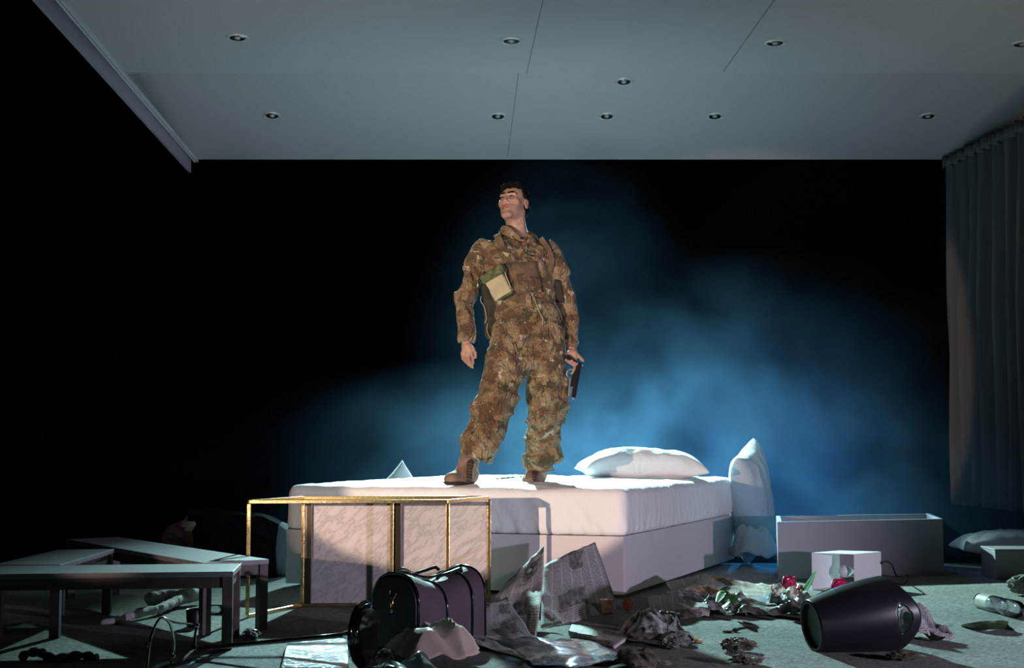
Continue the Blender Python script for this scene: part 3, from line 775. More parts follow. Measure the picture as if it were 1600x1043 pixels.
# load vest: panel, shoulder straps, belt, pouches
vest = empty('load_vest', (0, YM, 1.5)); vest.parent = man; vest.matrix_parent_inverse = world_of(man).inverted()
ribbon('shoulder_strap', [(776, 366), (784, 385), (792, 402), (799, 420), (804, 440)], .040, M_WEB, vest, .006, .010)
ribbon('shoulder_strap', [(845, 372), (856, 388), (862, 406), (858, 424), (848, 440)], .030, M_WEB, vest, .006, .008)
ribbon('chest_strap', [(790, 432), (806, 436), (830, 438), (850, 445), (866, 452)], .022, M_WEB, vest, .005, .010)
ribbon('belt', [(776, 452), (792, 462), (812, 468), (834, 470), (856, 474), (876, 480)], .035, M_WEB, vest, .006, .009)
ribbon('buckle', [(786, 396), (794, 398)], .022, M_POUCH, vest, .012, .014)
ribbon('buckle', [(791, 412), (799, 413)], .020, M_WEBD, vest, .012, .014)
def patch(nm, pxs, th, m, par, off=.012, bulge=.0, div=8):
    """closed padded panel following the jacket surface under a pixel quad"""
    bm = bmesh.new(); G = []
    q = [Vector((*p, 0)) for p in pxs]
    for j in range(div + 1):
        row = []
        for i in range(div + 1):
            u, v = i / div, j / div; P = (q[0] * (1 - u) + q[1] * u) * (1 - v) + (q[3] * (1 - u) + q[2] * u) * v
            base = surf(P.x, P.y, BVH_J, 0.0); d = ray(P.x, P.y).normalized()
            e = 1 - max(abs(2 * u - 1), abs(2 * v - 1)) ** 4
            row.append((base - d * (off + th * (.35 + .65 * e) + bulge * math.sin(PI * u) * math.sin(PI * v)), base - d * (off * .3)))
        G.append(row)
    # average the depth so the panel is not a copy of every wrinkle
    Vf = [[bm.verts.new(c[0]) for c in r] for r in G]; Vb = [[bm.verts.new(c[1]) for c in r] for r in G]
    for j in range(div):
        for i in range(div):
            bm.faces.new((Vf[j][i], Vf[j][i + 1], Vf[j + 1][i + 1], Vf[j + 1][i])); bm.faces.new((Vb[j][i], Vb[j + 1][i], Vb[j + 1][i + 1], Vb[j][i + 1]))
    for i in range(div):
        bm.faces.new((Vf[0][i], Vb[0][i], Vb[0][i + 1], Vf[0][i + 1])); bm.faces.new((Vf[div][i], Vf[div][i + 1], Vb[div][i + 1], Vb[div][i]))
        bm.faces.new((Vf[i][0], Vf[i + 1][0], Vb[i + 1][0], Vb[i][0])); bm.faces.new((Vf[i][div], Vb[i][div], Vb[i + 1][div], Vf[i + 1][div]))
    return bobj(nm, bm, m, par, True)
patch('vest_panel', [(796, 410), (838, 408), (846, 452), (802, 462)], .010, M_WEB, vest)
patch('ammunition_pocket', [(806, 428), (822, 426), (828, 452), (812, 456)], .018, M_CAMO2, vest, .014)
patch('ammunition_pocket', [(826, 430), (844, 434), (848, 456), (832, 456)], .018, M_CAMO2, vest, .014)
patch('lower_pocket', [(832, 462), (866, 474), (884, 506), (848, 505)], .020, M_CAMO2, vest, .012, .01)
patch('side_pocket', [(866, 436), (876, 438), (882, 474), (870, 470)], .012, M_WEBD, vest, .01)
# khaki pouch hanging at an angle on the vest
po = empty('pouch', W(777, 442, -.2)); po.parent = vest; po.matrix_parent_inverse = world_of(vest).inverted()
yp = surf(782, 442, BVH_J, 0).y - .055
def PB(nm, cpx, half, rot, m, dy=0, rad=.012, h=.003):
    c = np.array(at(cpx[0], cpx[1], yp + dy)); M_ = Matrix.Rotation(rot, 4, 'Y') @ Matrix.Rotation(-.35, 4, 'Z')
    R_ = max(half) * 1.7; f = Field(c - R_, c + R_, h); f.rbox(c, half, rad, M=M_)
    f.displace(lambda x, y, z: .003 * vnoise(x * 30, y * 30, z * 30, 6), .02); return f.obj(nm, m, po)
PB('pouch_body', (780, 447), (.060, .030, .070), -.50, M_POUCH)
PB('pouch_flap', (771, 428), (.080, .036, .028), -.50, M_FLAP, -.002, .012)
PB('pouch_seam', (791, 462), (.052, .033, .006), -.50, M_FLAP, -.002, .004)
cord('pouch_tie', [at(789, 424, yp - .04), at(792, 434, yp - .045), at(797, 446, yp - .045), at(795, 452, yp - .045)], .0035, M_LACE, po)
cord('drawcord', [surf(829, 456, off=.03), surf(836, 470, off=.04), surf(842, 486, off=.045), surf(848, 498, off=.045), surf(846, 508, off=.03)], .0028, M_LACE, vest)
cord('drawcord', [surf(866, 472, off=.04), surf(873, 484, off=.04), surf(878, 498, off=.035), surf(872, 503, off=.035), surf(868, 506, off=.035), surf(878, 512, off=.03)], .0026, M_LACE, vest)
cord('drawcord', [surf(872, 503, off=.03), surf(868, 512, off=.03), surf(874, 518, off=.03)], .0024, M_LACE, vest)
# dark pack tail hanging behind the hip
f = Field(W(745, 545, -.1), W(800, 430, .25), .005)
f.rbox(W(770, 478, .07), (.05, .06, .15), .03, M=Matrix.Rotation(-.12, 4, 'Y')); f.rbox(W(768, 514, .05), (.032, .03, .05), .015, .02)
f.displace(lambda x, y, z: .008 * ridged(x, y, z, 16, 71), .03); f.obj('hip_pack', M_WEBD, vest, 1)
cord('drawcord', [Vector(W(752, 462, .0)), Vector(W(751, 470, .0)), Vector(W(757, 480, .0)), Vector(W(760, 498, .0)), Vector(W(757, 505, 0))], .0026, M_LACE, vest)
cord('drawcord', [Vector(W(762, 505, .0)), Vector(W(761, 516, .0)), Vector(W(766, 528, .0))], .0024, M_LACE, vest)
for sx, a_ in ((-1, W(713, 537, -.06)), (1, W(742, 533, -.06))):
    pass
# boots
def boot(an, toe, sole_z, name='boot'):
    b = empty(name, tuple(an)); b.parent = man; b.matrix_parent_inverse = world_of(man).inverted()
    an = np.array(an); heel = np.array([an[0] + .01, an[1] + .035, sole_z + .04]); toe = np.array(toe)
    lo = np.minimum(np.minimum(an, toe), heel) - .12; hi = np.maximum(np.maximum(an, toe), heel) + .12
    f = Field(lo, hi, .0038)
    f.cone(an + np.array([.015, 0, .06]), heel + np.array([0, -.01, .03]), .056, .046, .0)
    f.cone(heel, toe, .045, .034, .05); f.ell(toe + np.array([0, .01, .0]), (.044, .05, .028), .02); f.cone(an, toe * .6 + heel * .4 + np.array([0, 0, .005]), .044, .036, .05)
    f.displace(lambda x, y, z: .004 * ridged(x, y, z, 24, 51, .6, .6, 1.4), .03)
    f.put(lo, hi, lambda x, y, z: z - sole_z - .018 + 0 * x + 0 * y, 0, True, 0)
    f.obj('upper', M_BOOT, b, 1)
    f = Field(lo, hi, .0045); f.cone(heel, toe, .047, .045); f.ell(toe + np.array([0, .01, .0]), (.054, .060, .04), .02)
    f.put(lo, hi, lambda x, y, z: -(z - sole_z - .022) + 0 * x + 0 * y, 0, True, 0)
    f.put(lo, hi, lambda x, y, z: z - sole_z + 0 * x + 0 * y, 0, True, 0)
    f.obj('sole', M_SOLE, b)
    return b, heel
zs1 = 0.603; zs2 = 0.592
TOE_L = np.array(gz(712, 757, zs1)) + np.array([0, 0, .03]); 
AL = np.array(at(729, 733, YM - .12))
b1, h1 = boot(AL, np.array([at(706, 750, YM - .20).x, YM - .20, zs1 + .038]), zs1)
AR = np.array(at(837, 742, YM + .27)); b2, h2 = boot(AR, np.array([AR[0] - .035, YM + .17, zs2 + .03]), zs2)
for (b, tp, cx, cy0, cy1, yy) in ((b1, M_BOOTD, 735, 722, 750, YM - .205), (b2, M_BOOTD, 836, 738, 748, YM + .16)):
    p0, p1 = Vector(at(cx, cy0, yy + .035)), Vector(at(cx - 2, cy1, yy - .02)); 
    f = Field(np.minimum(p0, p1) - .05, np.maximum(p0, p1) + .05, .0035); f.cone(p0, p1, .020, .016, flat=None); f.obj('tongue', tp, b, 1)
    nl = 6 if b is b1 else 3
    for i in range(nl):
        t = (i + .5) / nl; c = p0.lerp(p1, t) + Vector((0, -.026, 0))
        cord('lace', [c + Vector((-.020, .012, .004)), c + Vector((0, -.003, 0)), c + Vector((.020, .012, -.004))], .0015, M_BLACE, b)
cord('lace', [at(741, 724, YM - .24), at(744, 730, YM - .25), at(748, 738, YM - .25), at(751, 740, YM - .25)], .0018, M_LACE, b1)
cord('lace', [at(740, 746, YM - .24), at(739, 737, YM - .26), at(741, 728, YM - .25)], .0018, M_LACE, b1)
cord('lace', [at(847, 741, YM + .1), at(852, 745, YM + .08), at(855, 751, YM + .08)], .0018, M_LACE, b2)

# pistol held muzzle down
gun = empty('pistol', tuple(W(898, 590, -.04)), 'black pistol with worn metal trigger guard held muzzle down beside the trousers', 'pistol')
ga, gb = Vector(W(906, 566, -.035)), Vector(W(896, 621, -.035)); ax = (gb - ga).normalized(); sdv = Vector((-ax.z, 0, ax.x)).normalized()
if sdv.x > 0: sdv = -sdv            # toward the trigger side (left in the photo)
def gbox(nm, p, q, w_, t_, m, up=Vector((0, 1, 0))):
    bm = bmesh.new(); bar_bm(bm, p, q, w_, t_, up); return bevel(bobj(nm, bm, m, gun), .002)
gbox('slide', ga, gb, .026, .026, M_GUN, up=sdv)
gbox('frame', ga + sdv * .022 + ax * .005, ga + sdv * .020 + ax * .150, .022, .024, M_GUN, up=sdv)
gbox('barrel', gb - ax * .02, gb + ax * .008, .014, .014, M_GUNS, up=sdv)
gbox('grip', ga + sdv * .018 + ax * .012, ga + sdv * .085 - ax * .022, .040, .026, M_GUN, up=ax)
bm = bmesh.new(); g0 = ga + sdv * .033 + ax * .048
tube_bm(bm, spline([g0, g0 + sdv * .024 + ax * .006, g0 + sdv * .032 + ax * .026, g0 + sdv * .022 + ax * .046, g0 + ax * .056], 6), .0038, 8)
bobj('trigger_guard', bm, M_GUNS, gun, True)
bm = bmesh.new(); tube_bm(bm, spline([g0 + ax * .024, g0 + ax * .026 + sdv * .010, g0 + ax * .018 + sdv * .020], 5), .003, 8); bobj('trigger', bm, M_GUNS, gun, True)
gbox('rail', ga + sdv * .034 + ax * .10, ga + sdv * .024 + ax * .205, .008, .016, M_GUNS, up=sdv)
gbox('front_sight', gb - sdv * .015 - ax * .008, gb - sdv * .015 - ax * .016, .006, .004, M_GUNS, up=sdv)
gbox('rear_sight', ga - sdv * .015 + ax * .008, ga - sdv * .015 + ax * .018, .007, .016, M_GUNS, up=sdv)
# ------------------------------------------------------------------ pillows
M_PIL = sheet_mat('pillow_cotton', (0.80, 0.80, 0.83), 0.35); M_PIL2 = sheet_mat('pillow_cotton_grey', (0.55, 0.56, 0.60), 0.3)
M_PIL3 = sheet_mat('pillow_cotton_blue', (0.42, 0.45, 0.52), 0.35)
def pillow(label, c, size, M, m, seed=0, sag=0.0, flat=.35, group=None):
    """grid pillow: local x,y across, z thickness; pointed pinched corners, hem border"""
    n = 56; wv, hv, th = size; rng = random.Random(seed); top = []; bot = []
    root = empty('pillow', c, label, 'pillow', group)
    bm = bmesh.new(); T_, B_ = [], []
    for j in range(n + 1):
        rt, rb = [], []
        for i in range(n + 1):
            u, v = 2 * i / n - 1, 2 * j / n - 1
            ex = (1 - .10 * (1 - v * v) * abs(u) ** 3); ey = (1 - .10 * (1 - u * u) * abs(v) ** 3)
            x, y = u * wv / 2 * ex, v * hv / 2 * ey
            f = max(0, (1 - abs(u) ** 2.6)) ** .42 * max(0, (1 - abs(v) ** 2.6)) ** .42
            edge = max(abs(u), abs(v))
            wr = .012 * (1 - abs(mnoise.noise(Vector((x * 9 + seed, y * 9, seed))) * 2)) * min(1, 4 * (1 - edge)) + .010 * mnoise.noise(Vector((x * 4, y * 4, seed + 5)))
            fl = .02 * mnoise.noise(Vector((x * 6, y * 6, seed + 11))) * edge
            d = (x / wv) ; s_ = -sag * (d * d)
            rt.append(bm.verts.new(M @ Vector((x, y, f * th / 2 + wr * f ** .4 + fl + s_ + .001))))
            if i in (0, n) or j in (0, n): rb.append(rt[-1])
            else: rb.append(bm.verts.new(M @ Vector((x, y, -f * th / 2 * flat - wr * .5 * f + fl + s_ - .001))))
        T_.append(rt); B_.append(rb)
    for j in range(n):
        for i in range(n):
            bm.faces.new((T_[j][i], T_[j][i + 1], T_[j + 1][i + 1], T_[j + 1][i])); bm.faces.new((B_[j][i], B_[j + 1][i], B_[j + 1][i + 1], B_[j][i + 1]))
    bmesh.ops.translate(bm, vec=Vector(c), verts=bm.verts)
    bobj('pillowcase', bm, m, root, True)
    return root
pc = at(1000, 729, 9.45)
pillow('plump white pillow lying flat on the far right of the mattress', (pc.x, 9.4, 0.655), (.84, .50, .29), Matrix.Rotation(.12, 4, 'Z') @ Matrix.Rotation(-.02, 4, 'X') @ Matrix.Rotation(.02, 4, 'Y'), M_PIL, 3)
p2 = at(1177, 790, 9.75)
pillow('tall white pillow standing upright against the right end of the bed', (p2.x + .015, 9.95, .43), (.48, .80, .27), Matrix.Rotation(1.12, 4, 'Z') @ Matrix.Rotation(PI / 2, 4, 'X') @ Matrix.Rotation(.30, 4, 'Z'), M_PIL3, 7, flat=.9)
p3_ = at(632, 760, 9.7)
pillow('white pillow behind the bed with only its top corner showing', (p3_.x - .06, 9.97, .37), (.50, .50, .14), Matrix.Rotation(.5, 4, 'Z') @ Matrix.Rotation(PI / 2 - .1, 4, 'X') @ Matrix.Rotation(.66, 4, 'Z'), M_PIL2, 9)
p4_ = gz(1580, 888)
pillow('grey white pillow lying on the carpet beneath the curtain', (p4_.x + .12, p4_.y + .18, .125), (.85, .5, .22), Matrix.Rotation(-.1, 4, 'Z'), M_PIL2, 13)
bp_ = gz(1556, 905)
cbx = empty('storage_box', (bp_.x + .2, bp_.y + .15, 0), 'small dark grey box standing in front of the pillow at the right edge', 'box')
bm = bmesh.new(); box_bm(bm, (.44, .26, .175), Matrix.Translation((bp_.x + .22, bp_.y + .13, .0885))); bevel(bobj('body', bm, M_BOX, cbx), .004)
bm = bmesh.new(); box_bm(bm, (.445, .265, .012), Matrix.Translation((bp_.x + .22, bp_.y + .13, .182))); bevel(bobj('lid', bm, M_BOX, cbx), .003)
# crumpled sheet in the gap behind the standing pillow
M_LIN = sheet_mat('linen', (0.62, 0.64, 0.66), .5)

# ------------------------------------------------------------------ low benches
M_TOP = mat('bench_top_laminate', (0.24, 0.235, 0.26), 0.5, bump=0.03, bscale=80, var=0.08, vscale=5); M_LEG = mat('bench_leg_wood', (0.105, 0.075, 0.08), 0.55, bump=0.08, bscale=60, var=0.2, vscale=20)
def bench(cr, label, z=0.318, leg=.042):
    """cr: four corners (x, y) of the top, in order"""
    P = [Vector((x, y, 0)) for (x, y) in cr]; c = sum(P, Vector()) / 4
    t = empty('low_bench', c, label, 'bench', 'low benches at the left of the stage')
    bevel(bobj('bench_top', prism([p + Vector((0, 0, z - .022)) for p in P], [p + Vector((0, 0, z)) for p in P]), M_TOP, t), .002)
    e1 = (P[1] - P[0]).normalized(); e2 = (P[3] - P[0]).normalized()
    ci = [P[0] + (e1 + e2) * leg * .55, P[1] + (e2 - e1) * leg * .55, P[2] - (e1 + e2) * leg * .55, P[3] + (e1 - e2) * leg * .55]
    for i in range(4):
        bm = bmesh.new(); bar_bm(bm, ci[i] + Vector((0, 0, z - .0455)), ci[(i + 1) % 4] + Vector((0, 0, z - .0455)), .02, .045); bobj('apron', bm, M_LEG, t)
    for q in ci:
        bm = bmesh.new(); bar_bm(bm, q, q + Vector((0, 0, z - .022)), leg, leg, up=e1); bevel(bobj('leg', bm, M_LEG, t), .002)
bench([(-2.95, 5.51), (-1.149, 5.73), (-1.19, 6.11), (-2.99, 5.89)], 'nearest low bench, its long side running off the left edge of the picture')
bench([(-1.364, 6.135), (-1.107, 6.33), (-2.213, 7.8), (-2.45, 7.62)], 'low bench slanting back toward the lying person, longest of the three visible tops')
bench([(-2.26, 6.03), (-1.965, 6.045), (-1.985, 6.93), (-2.25, 6.88)], 'short low bench pointing at the camera behind the nearest bench')

# ------------------------------------------------------------------ brass table lying on its side
M_BRASS = mat('polished_brass', (0.80, 0.56, 0.26), 0.22, metal=1.0, bump=0.12, bscale=55)
def marble_mat():
    m = mat('white_marble', (0.7, 0.66, 0.64), 0.6, spec=.25); t = NT(m); tc = t.n('ShaderNodeTexCoord')
    m0 = t.n('ShaderNodeMapping', {'Vector': tc.outputs['Object'], 'Rotation': (0, .75, 0)})
    mp = t.n('ShaderNodeMapping', {'Vector': m0.outputs[0], 'Scale': (1, 1, 3.2)})
    a = t.n('ShaderNodeTexNoise', {'Vector': mp.outputs[0], 'Scale': 7.0, 'Detail': 8.0, 'Roughness': .68, 'Distortion': .5})
    c = t.ramp(a.outputs['Fac'], [(.30, (.52, .49, .49)), (.44, (.48, .45, .45)), (.49, (.36, .33, .34)), (.53, (.48, .45, .45)), (.75, (.55, .52, .51))])
    t.link(c, t.b.inputs['Base Color']); return m
M_MARB = marble_mat()
S0, S1 = gz(477, 943), gz(765, 943); S1 = Vector((-.12, 7.26, 0)); S0 = Vector((S0.x, 7.22, 0)); HT = .568
Fq = gz(389, 958); off = Vector((-.195, -.46, 0))
bt = empty('brass_table', (S0 + S1) / 2, 'brass framed table with white marble top tipped on its side before the bed', 'table')
ds = (S1 - S0).normalized(); ns = Vector((ds.y, -ds.x, 0))
bobj('marble_top', prism([p + Vector((0, 0, .012)) for p in (S0 + ds * .01, S1 - ds * .01, S1 - ds * .01 - ns * .02, S0 + ds * .01 - ns * .02)], [p + Vector((0, 0, HT - .01)) for p in (S0 + ds * .01, S1 - ds * .01, S1 - ds * .01 - ns * .02, S0 + ds * .01 - ns * .02)]), M_MARB, bt)
F0, F1 = S0 + off, S1 + off; Z = Vector((0, 0, HT)); bw = .018
def rod(nm, p, q, w_=bw, m=M_BRASS):
    bm = bmesh.new(); bar_bm(bm, p, q, w_, w_, up=ns if abs((q - p).normalized().z) > .9 else Vector((0, 0, 1))); return bevel(bobj(nm, bm, m, bt), .002)
hh = Vector((0, 0, bw / 2)); nz_ = ns * .02
for nm, p, q in (('top_frame', S0 + Z - hh, S1 + Z - hh), ('top_frame', S0 + hh, S1 + hh), ('top_frame', S0 + hh * 2, S0 + Z - hh * 2), ('top_frame', S1 + hh * 2, S1 + Z - hh * 2),
                 ('leg', S0 + Z - hh + off * .03, F0 + Z - hh), ('leg', S1 + Z - hh + off * .03, F1 + Z - hh), ('leg', S0 + hh + off * .03, F0 + hh), ('leg', S1 + hh + off * .03, F1 + hh),
                 ('foot_rail', F0 + Z - hh, F1 + Z - hh), ('foot_rail', F0 + hh * 2, F0 + Z - hh * 2), ('foot_rail', F1 + hh * 2, F1 + Z - hh * 2)):
    rod(nm, p, q)
mid = lerp(S0, S1, (613 - 477) / (762 - 477)) + ns * .012
rod('cross_rail', mid + hh * 2, mid + Z - hh * 2, .018)
M_DARKM = mat('dark_metal', (0.10, 0.075, 0.05), 0.25, metal=0.9)  # dark metal for the strips beside the left post and cross rail
rod('dark_strip', mid + ds * .034 + hh * 2, mid + ds * .034 + Z - hh * 2, .030, M_DARKM)
rod('dark_strip', S0 + ds * .035 + ns * .008 + hh * 2, S0 + ds * .035 + ns * .008 + Z - hh * 2, .026, M_DARKM)

# ------------------------------------------------------------------ black travel bag
M_LEA = mat('dark_leather', (0.010, 0.008, 0.010), 0.5, bump=0.1, bscale=240); M_PAT = mat('patent_trim', (0.008, 0.007, 0.010), 0.12, coat=1.0)
M_GOLD = mat('gold_clasp', (0.75, 0.50, 0.18), 0.2, metal=1.0); M_CANV = mat('plum_canvas', (0.085, 0.062, 0.078), 0.7, bump=0.25, bscale=220)
P0, P1 = Vector((-.475, 5.72, 0)), Vector((-.215, 6.06, 0)); axb = (P1 - P0).normalized(); eb = Vector((axb.y, -axb.x, 0)); wb_, hb_ = .25, .312
bag = empty('travel_bag', (P0 + P1) / 2, 'dark leather travel bag with arched end and gold clasp standing before the marble', 'bag')
def arch(t, k=1.0, n=28, sag=0.0):
    c = P0 + (P1 - P0) * t; pts = []
    hw = wb_ / 2 * k; H = hb_ * k - sag
    pts.append(c + eb * hw + Vector((0, 0, .006))); 
    for i in range(n + 1):
        g = PI * i / n; pts.append(c + eb * hw * math.copysign(abs(math.cos(g)) ** .8, math.cos(g)) + Vector((0, 0, H - hw + hw * math.sin(g) ** .9)))
    pts.append(c - eb * hw + Vector((0, 0, .006))); return pts
bm = bmesh.new(); rings = []
NS = 26
for i in range(NS + 1):
    t = i / NS; sg = .035 * math.sin(PI * t) ** 2; kk = 1 - .05 * math.sin(PI * t)
    rr_ = []
    for q, p in enumerate(arch(t, kk, 28, sg)):
        nn = mnoise.noise(Vector((t * 5, q * .22, 4))) * .010 * math.sin(PI * t) ** .3
        rr_.append(bm.verts.new(p + eb * nn * (1 if q < 15 else -1)))
    rings.append(rr_)
for i in range(NS):
    for q in range(len(rings[0])):
        r = len(rings[0]); bm.faces.new((rings[i][q], rings[i][(q + 1) % r], rings[i + 1][(q + 1) % r], rings[i + 1][q]))
bm.faces.new(rings[0]); bm.faces.new(rings[-1]); bobj('body', bm, M_CANV, bag, True).data.set_sharp_from_angle(angle=.8)
def arch_panel(nm, t, k, th, m, bulge):
    a = arch(t, k); b = [p - axb * th for p in a]; return bevel(bobj(nm, prism(a, b), m, bag), .004)
arch_panel('end_panel', -.002, .96, .014, M_LEA, 0)
bm = bmesh.new(); tube_bm(bm, arch(-.01, 1.0), .006, 8); bobj('piping', bm, M_PAT, bag, True)
bm = bmesh.new(); tube_bm(bm, arch(1.0, 1.0), .006, 8); bobj('piping', bm, M_PAT, bag, True)
for t in (.42, .80):
    bm = bmesh.new(); pts = [p + (p - (P0 + (P1 - P0) * t + Vector((0, 0, .15)))).normalized() * .004 for p in arch(t, 1 - .05 * math.sin(PI * t), 28, .035 * math.sin(PI * t) ** 2)]
    tube_bm(bm, pts, .0055, 6); bobj('strap', bm, M_PAT, bag, True)
def onbag(t, g, o=.012):
    c = P0 + (P1 - P0) * t; hw = wb_ / 2; H = hb_ - .035 * math.sin(PI * t) ** 2
    return c + eb * (hw + o) * math.cos(g) + Vector((0, 0, H - hw + (hw + o) * math.sin(g)))
for sgn in (1, -1):
    g = 1.1 if sgn > 0 else PI - 1.1
    bm = bmesh.new(); tube_bm(bm, spline([onbag(.42, g), onbag(.46, g, .03), onbag(.62, g, .036), onbag(.76, g, .03), onbag(.80, g)], 8), .0075, 8); bobj('handle', bm, M_PAT, bag, True)
bm = bmesh.new(); tube_bm(bm, [onbag(t, PI / 2, .004) for t in np.linspace(.02, .98, 24)], .006, 6); bobj('zipper', bm, M_PAT, bag, True)
bm = bmesh.new(); tube_bm(bm, spline([onbag(.0, 1.5, .01), onbag(.03, 1.4, .022), onbag(.10, 1.2, .012)], 6), .006, 6); bobj('zip_pull', bm, M_GUNS, bag, True)
cl0 = P0 - axb * .024 + Vector((0, 0, .205)) + eb * .0
clasp = empty('clasp', cl0); clasp.parent = bag; clasp.matrix_parent_inverse = world_of(bag).inverted()
def cb(nm, pts, r): 
    bm = bmesh.new(); tube_bm(bm, spline([cl0 + eb * a + Vector((0, 0, b)) - axb * c for (a, b, c) in pts], 6), r, 8); bobj(nm, bm, M_GOLD, clasp, True)
cb('body', [(0, .0, 0), (.001, -.014, .004), (.0, -.028, 0)], .0085); cb('horn', [(-.004, .006, 0), (-.014, .020, 0), (-.013, .038, 0)], .0032); cb('horn', [(.004, .006, 0), (.014, .014, 0), (.021, .028, 0)], .0032)
cb('ring', [(-.004, -.036, 0), (-.009, -.043, 0), (-.004, -.050, 0), (.001, -.043, 0), (-.004, -.036, 0)], .003)

# ------------------------------------------------------------------ floor lamp lying down: black base disc on edge, pole, chrome arms
M_BLKM = mat('black_gloss_metal', (0.010, 0.010, 0.013), 0.12, metal=0.3, coat=1.0); M_CHR = mat('chrome', (0.85, 0.87, 0.9), 0.16, metal=1.0)
lb = Vector((-.565, 5.27, .128)); le = gz(302, 1013, .03)
lamp = empty('floor_lamp', (lb.x, lb.y, 0), 'fallen floor lamp, round black base on edge, pole toward bent chrome arms', 'lamp')
axl = (lb - le).normalized(); 
dax = (Vector((axl.x * .7, axl.y * .7 - .62, 0))).normalized() if False else Vector((.93, -.32, .0)).normalized()
Ml = dax.to_track_quat('Z', 'Y').to_matrix().to_4x4(); Ml.translation = lb
bm = bmesh.new(); r = lathe_bm(bm, [(.004, -.016), (.040, -.014), (.100, -.008), (.122, -.004), (.126, .004), (.120, .012), (.114, .014), (.112, .020), (.100, .024), (.096, .030), (.020, .034), (.004, .034)], 64, Ml)
bm.faces.new(r[0]); bm.faces.new(r[-1]); auto_smooth(bobj('base', bm, M_BLKM, lamp), 50)
bm = bmesh.new(); tube_bm(bm, [lb - dax * .01, lerp(lb, le, .5), le], .0095, 12); bobj('pole', bm, M_BLKM, lamp, True)
bm = bmesh.new(); tube_bm(bm, [lerp(lb, le, .10), lb - dax * .012], .016, 14); bobj('collar', bm, M_CHR, lamp, True)
def arm(pts, r=.0055):
    bm = bmesh.new(); tube_bm(bm, spline(pts, 8), r, 8); return bobj('arm', bm, M_CHR, lamp, True)
a1 = arm([at(229, 1052, 5.22), at(233, 1008, 5.24), at(239, 985, 5.26), at(249, 967, 5.28), at(258, 966, 5.30), at(267, 978, 5.33), at(272, 1008, 5.36), at(268, 1030, 5.36), at(264, 1050, 5.34)])
a2 = arm([at(308, 978, 5.42), at(305, 990, 5.40), at(303, 1012, 5.37), at(296, 1020, 5.33), at(286, 1030, 5.28)], .0055)
a3 = arm([at(258, 966, 5.3), at(275, 972, 5.5), at(300, 974, 5.7)], .004)
def socket(p, q, r, m=M_CHR, par=a1):
    bm = bmesh.new(); tube_bm(bm, [p, q], r, 12); o = bobj('socket', bm, m, par, True)
socket(at(231, 1003, 5.24), at(230, 1014, 5.24), .008, M_BRASS, a1); socket(at(271, 1022, 5.36), at(270, 1030, 5.36), .008, M_CHR, a1)
socket(at(309, 974, 5.42), at(307, 982, 5.42), .008, M_CHR, a2); socket(at(303, 1007, 5.37), at(303, 1018, 5.37), .010, M_BLKM, a2)

# ------------------------------------------------------------------ waste bin on its side
M_BIN = mat('black_bin_plastic', (0.010, 0.010, 0.014), 0.34, spec=.28)
def wastebin():
    A0 = gz(1268, 1017, 0); ax_ = Vector((.975, .20, .0)).normalized()
    r0, r1, L = .101, .150, .375
    c0 = Vector((A0.x, A0.y, r0)) + Vector((0, .0, 0)); c1_ = c0 + ax_ * L + Vector((0, 0, r1 - r0)); ax = (c1_ - c0).normalized()
    z_ = Vector((0, 0, 1)); sd_ = ax.cross(z_).normalized(); up_ = sd_.cross(ax).normalized()   # sd_ points to the camera
    na, nt_ = 120, 60; V = []; Fs = []
    toward = Vector((0, -1, 0))
    for j in range(nt_ + 1):
        t = j / nt_
        for i in range(na):
            g = 2 * PI * i / na; d = sd_ * math.cos(g) + up_ * math.sin(g)
            ext = .045 * math.cos(g) ** 4                                # the rim rises at the two handles
            Lg = (c1_ - c0).length * (0.97 + 0) - .03 * (1 - abs(math.cos(g))) + ext
            s = t; rad = r0 + (r1 - r0) * (math.sin(s * PI / 2) ** 1.0) * (1 + .0 * s)
            V.append(c0 + ax * Lg * s + d * rad)
    def hole(i, j):
        g = 2 * PI * (i + .5) / na; g = (g + PI) % (2 * PI) - PI; t = (j + .5) / nt_
        for gc in (-.02, PI):
            dg = (g - gc + PI) % (2 * PI) - PI
            if (dg / .38) ** 2 + ((t - .83) / .065) ** 2 < 1: return True
        return False
    for j in range(nt_):
        for i in range(na):
            if not hole(i, j): Fs.append((j * na + i, j * na + (i + 1) % na, (j + 1) * na + (i + 1) % na, (j + 1) * na + i))
    root = empty('waste_bin', c0, 'glossy black waste bin with oval handle hole lying on its side', 'bin')
    used = sorted({k for q in Fs for k in q}); ren = {k: i for i, k in enumerate(used)}
    w_ = mesh_obj('shell', [V[k] for k in used], [tuple(ren[k] for k in q) for q in Fs], M_BIN, root, True); md = w_.modifiers.new('s', 'SOLIDIFY'); md.thickness = .005; md.offset = -1
    md = w_.modifiers.new('b', 'SMOOTH'); md.factor = .5; md.iterations = 2
    bm = bmesh.new(); M_ = ax.to_track_quat('Z', 'Y').to_matrix().to_4x4(); M_.translation = c0
    r = lathe_bm(bm, [(.004, .020), (r0 - .014, .016), (r0 - .010, .0), (r0 - .001, -.001), (r0 - .001, .010)], 64, M_); bm.faces.new(r[0]); auto_smooth(bobj('base', bm, M_BIN, root), 40)
wastebin()

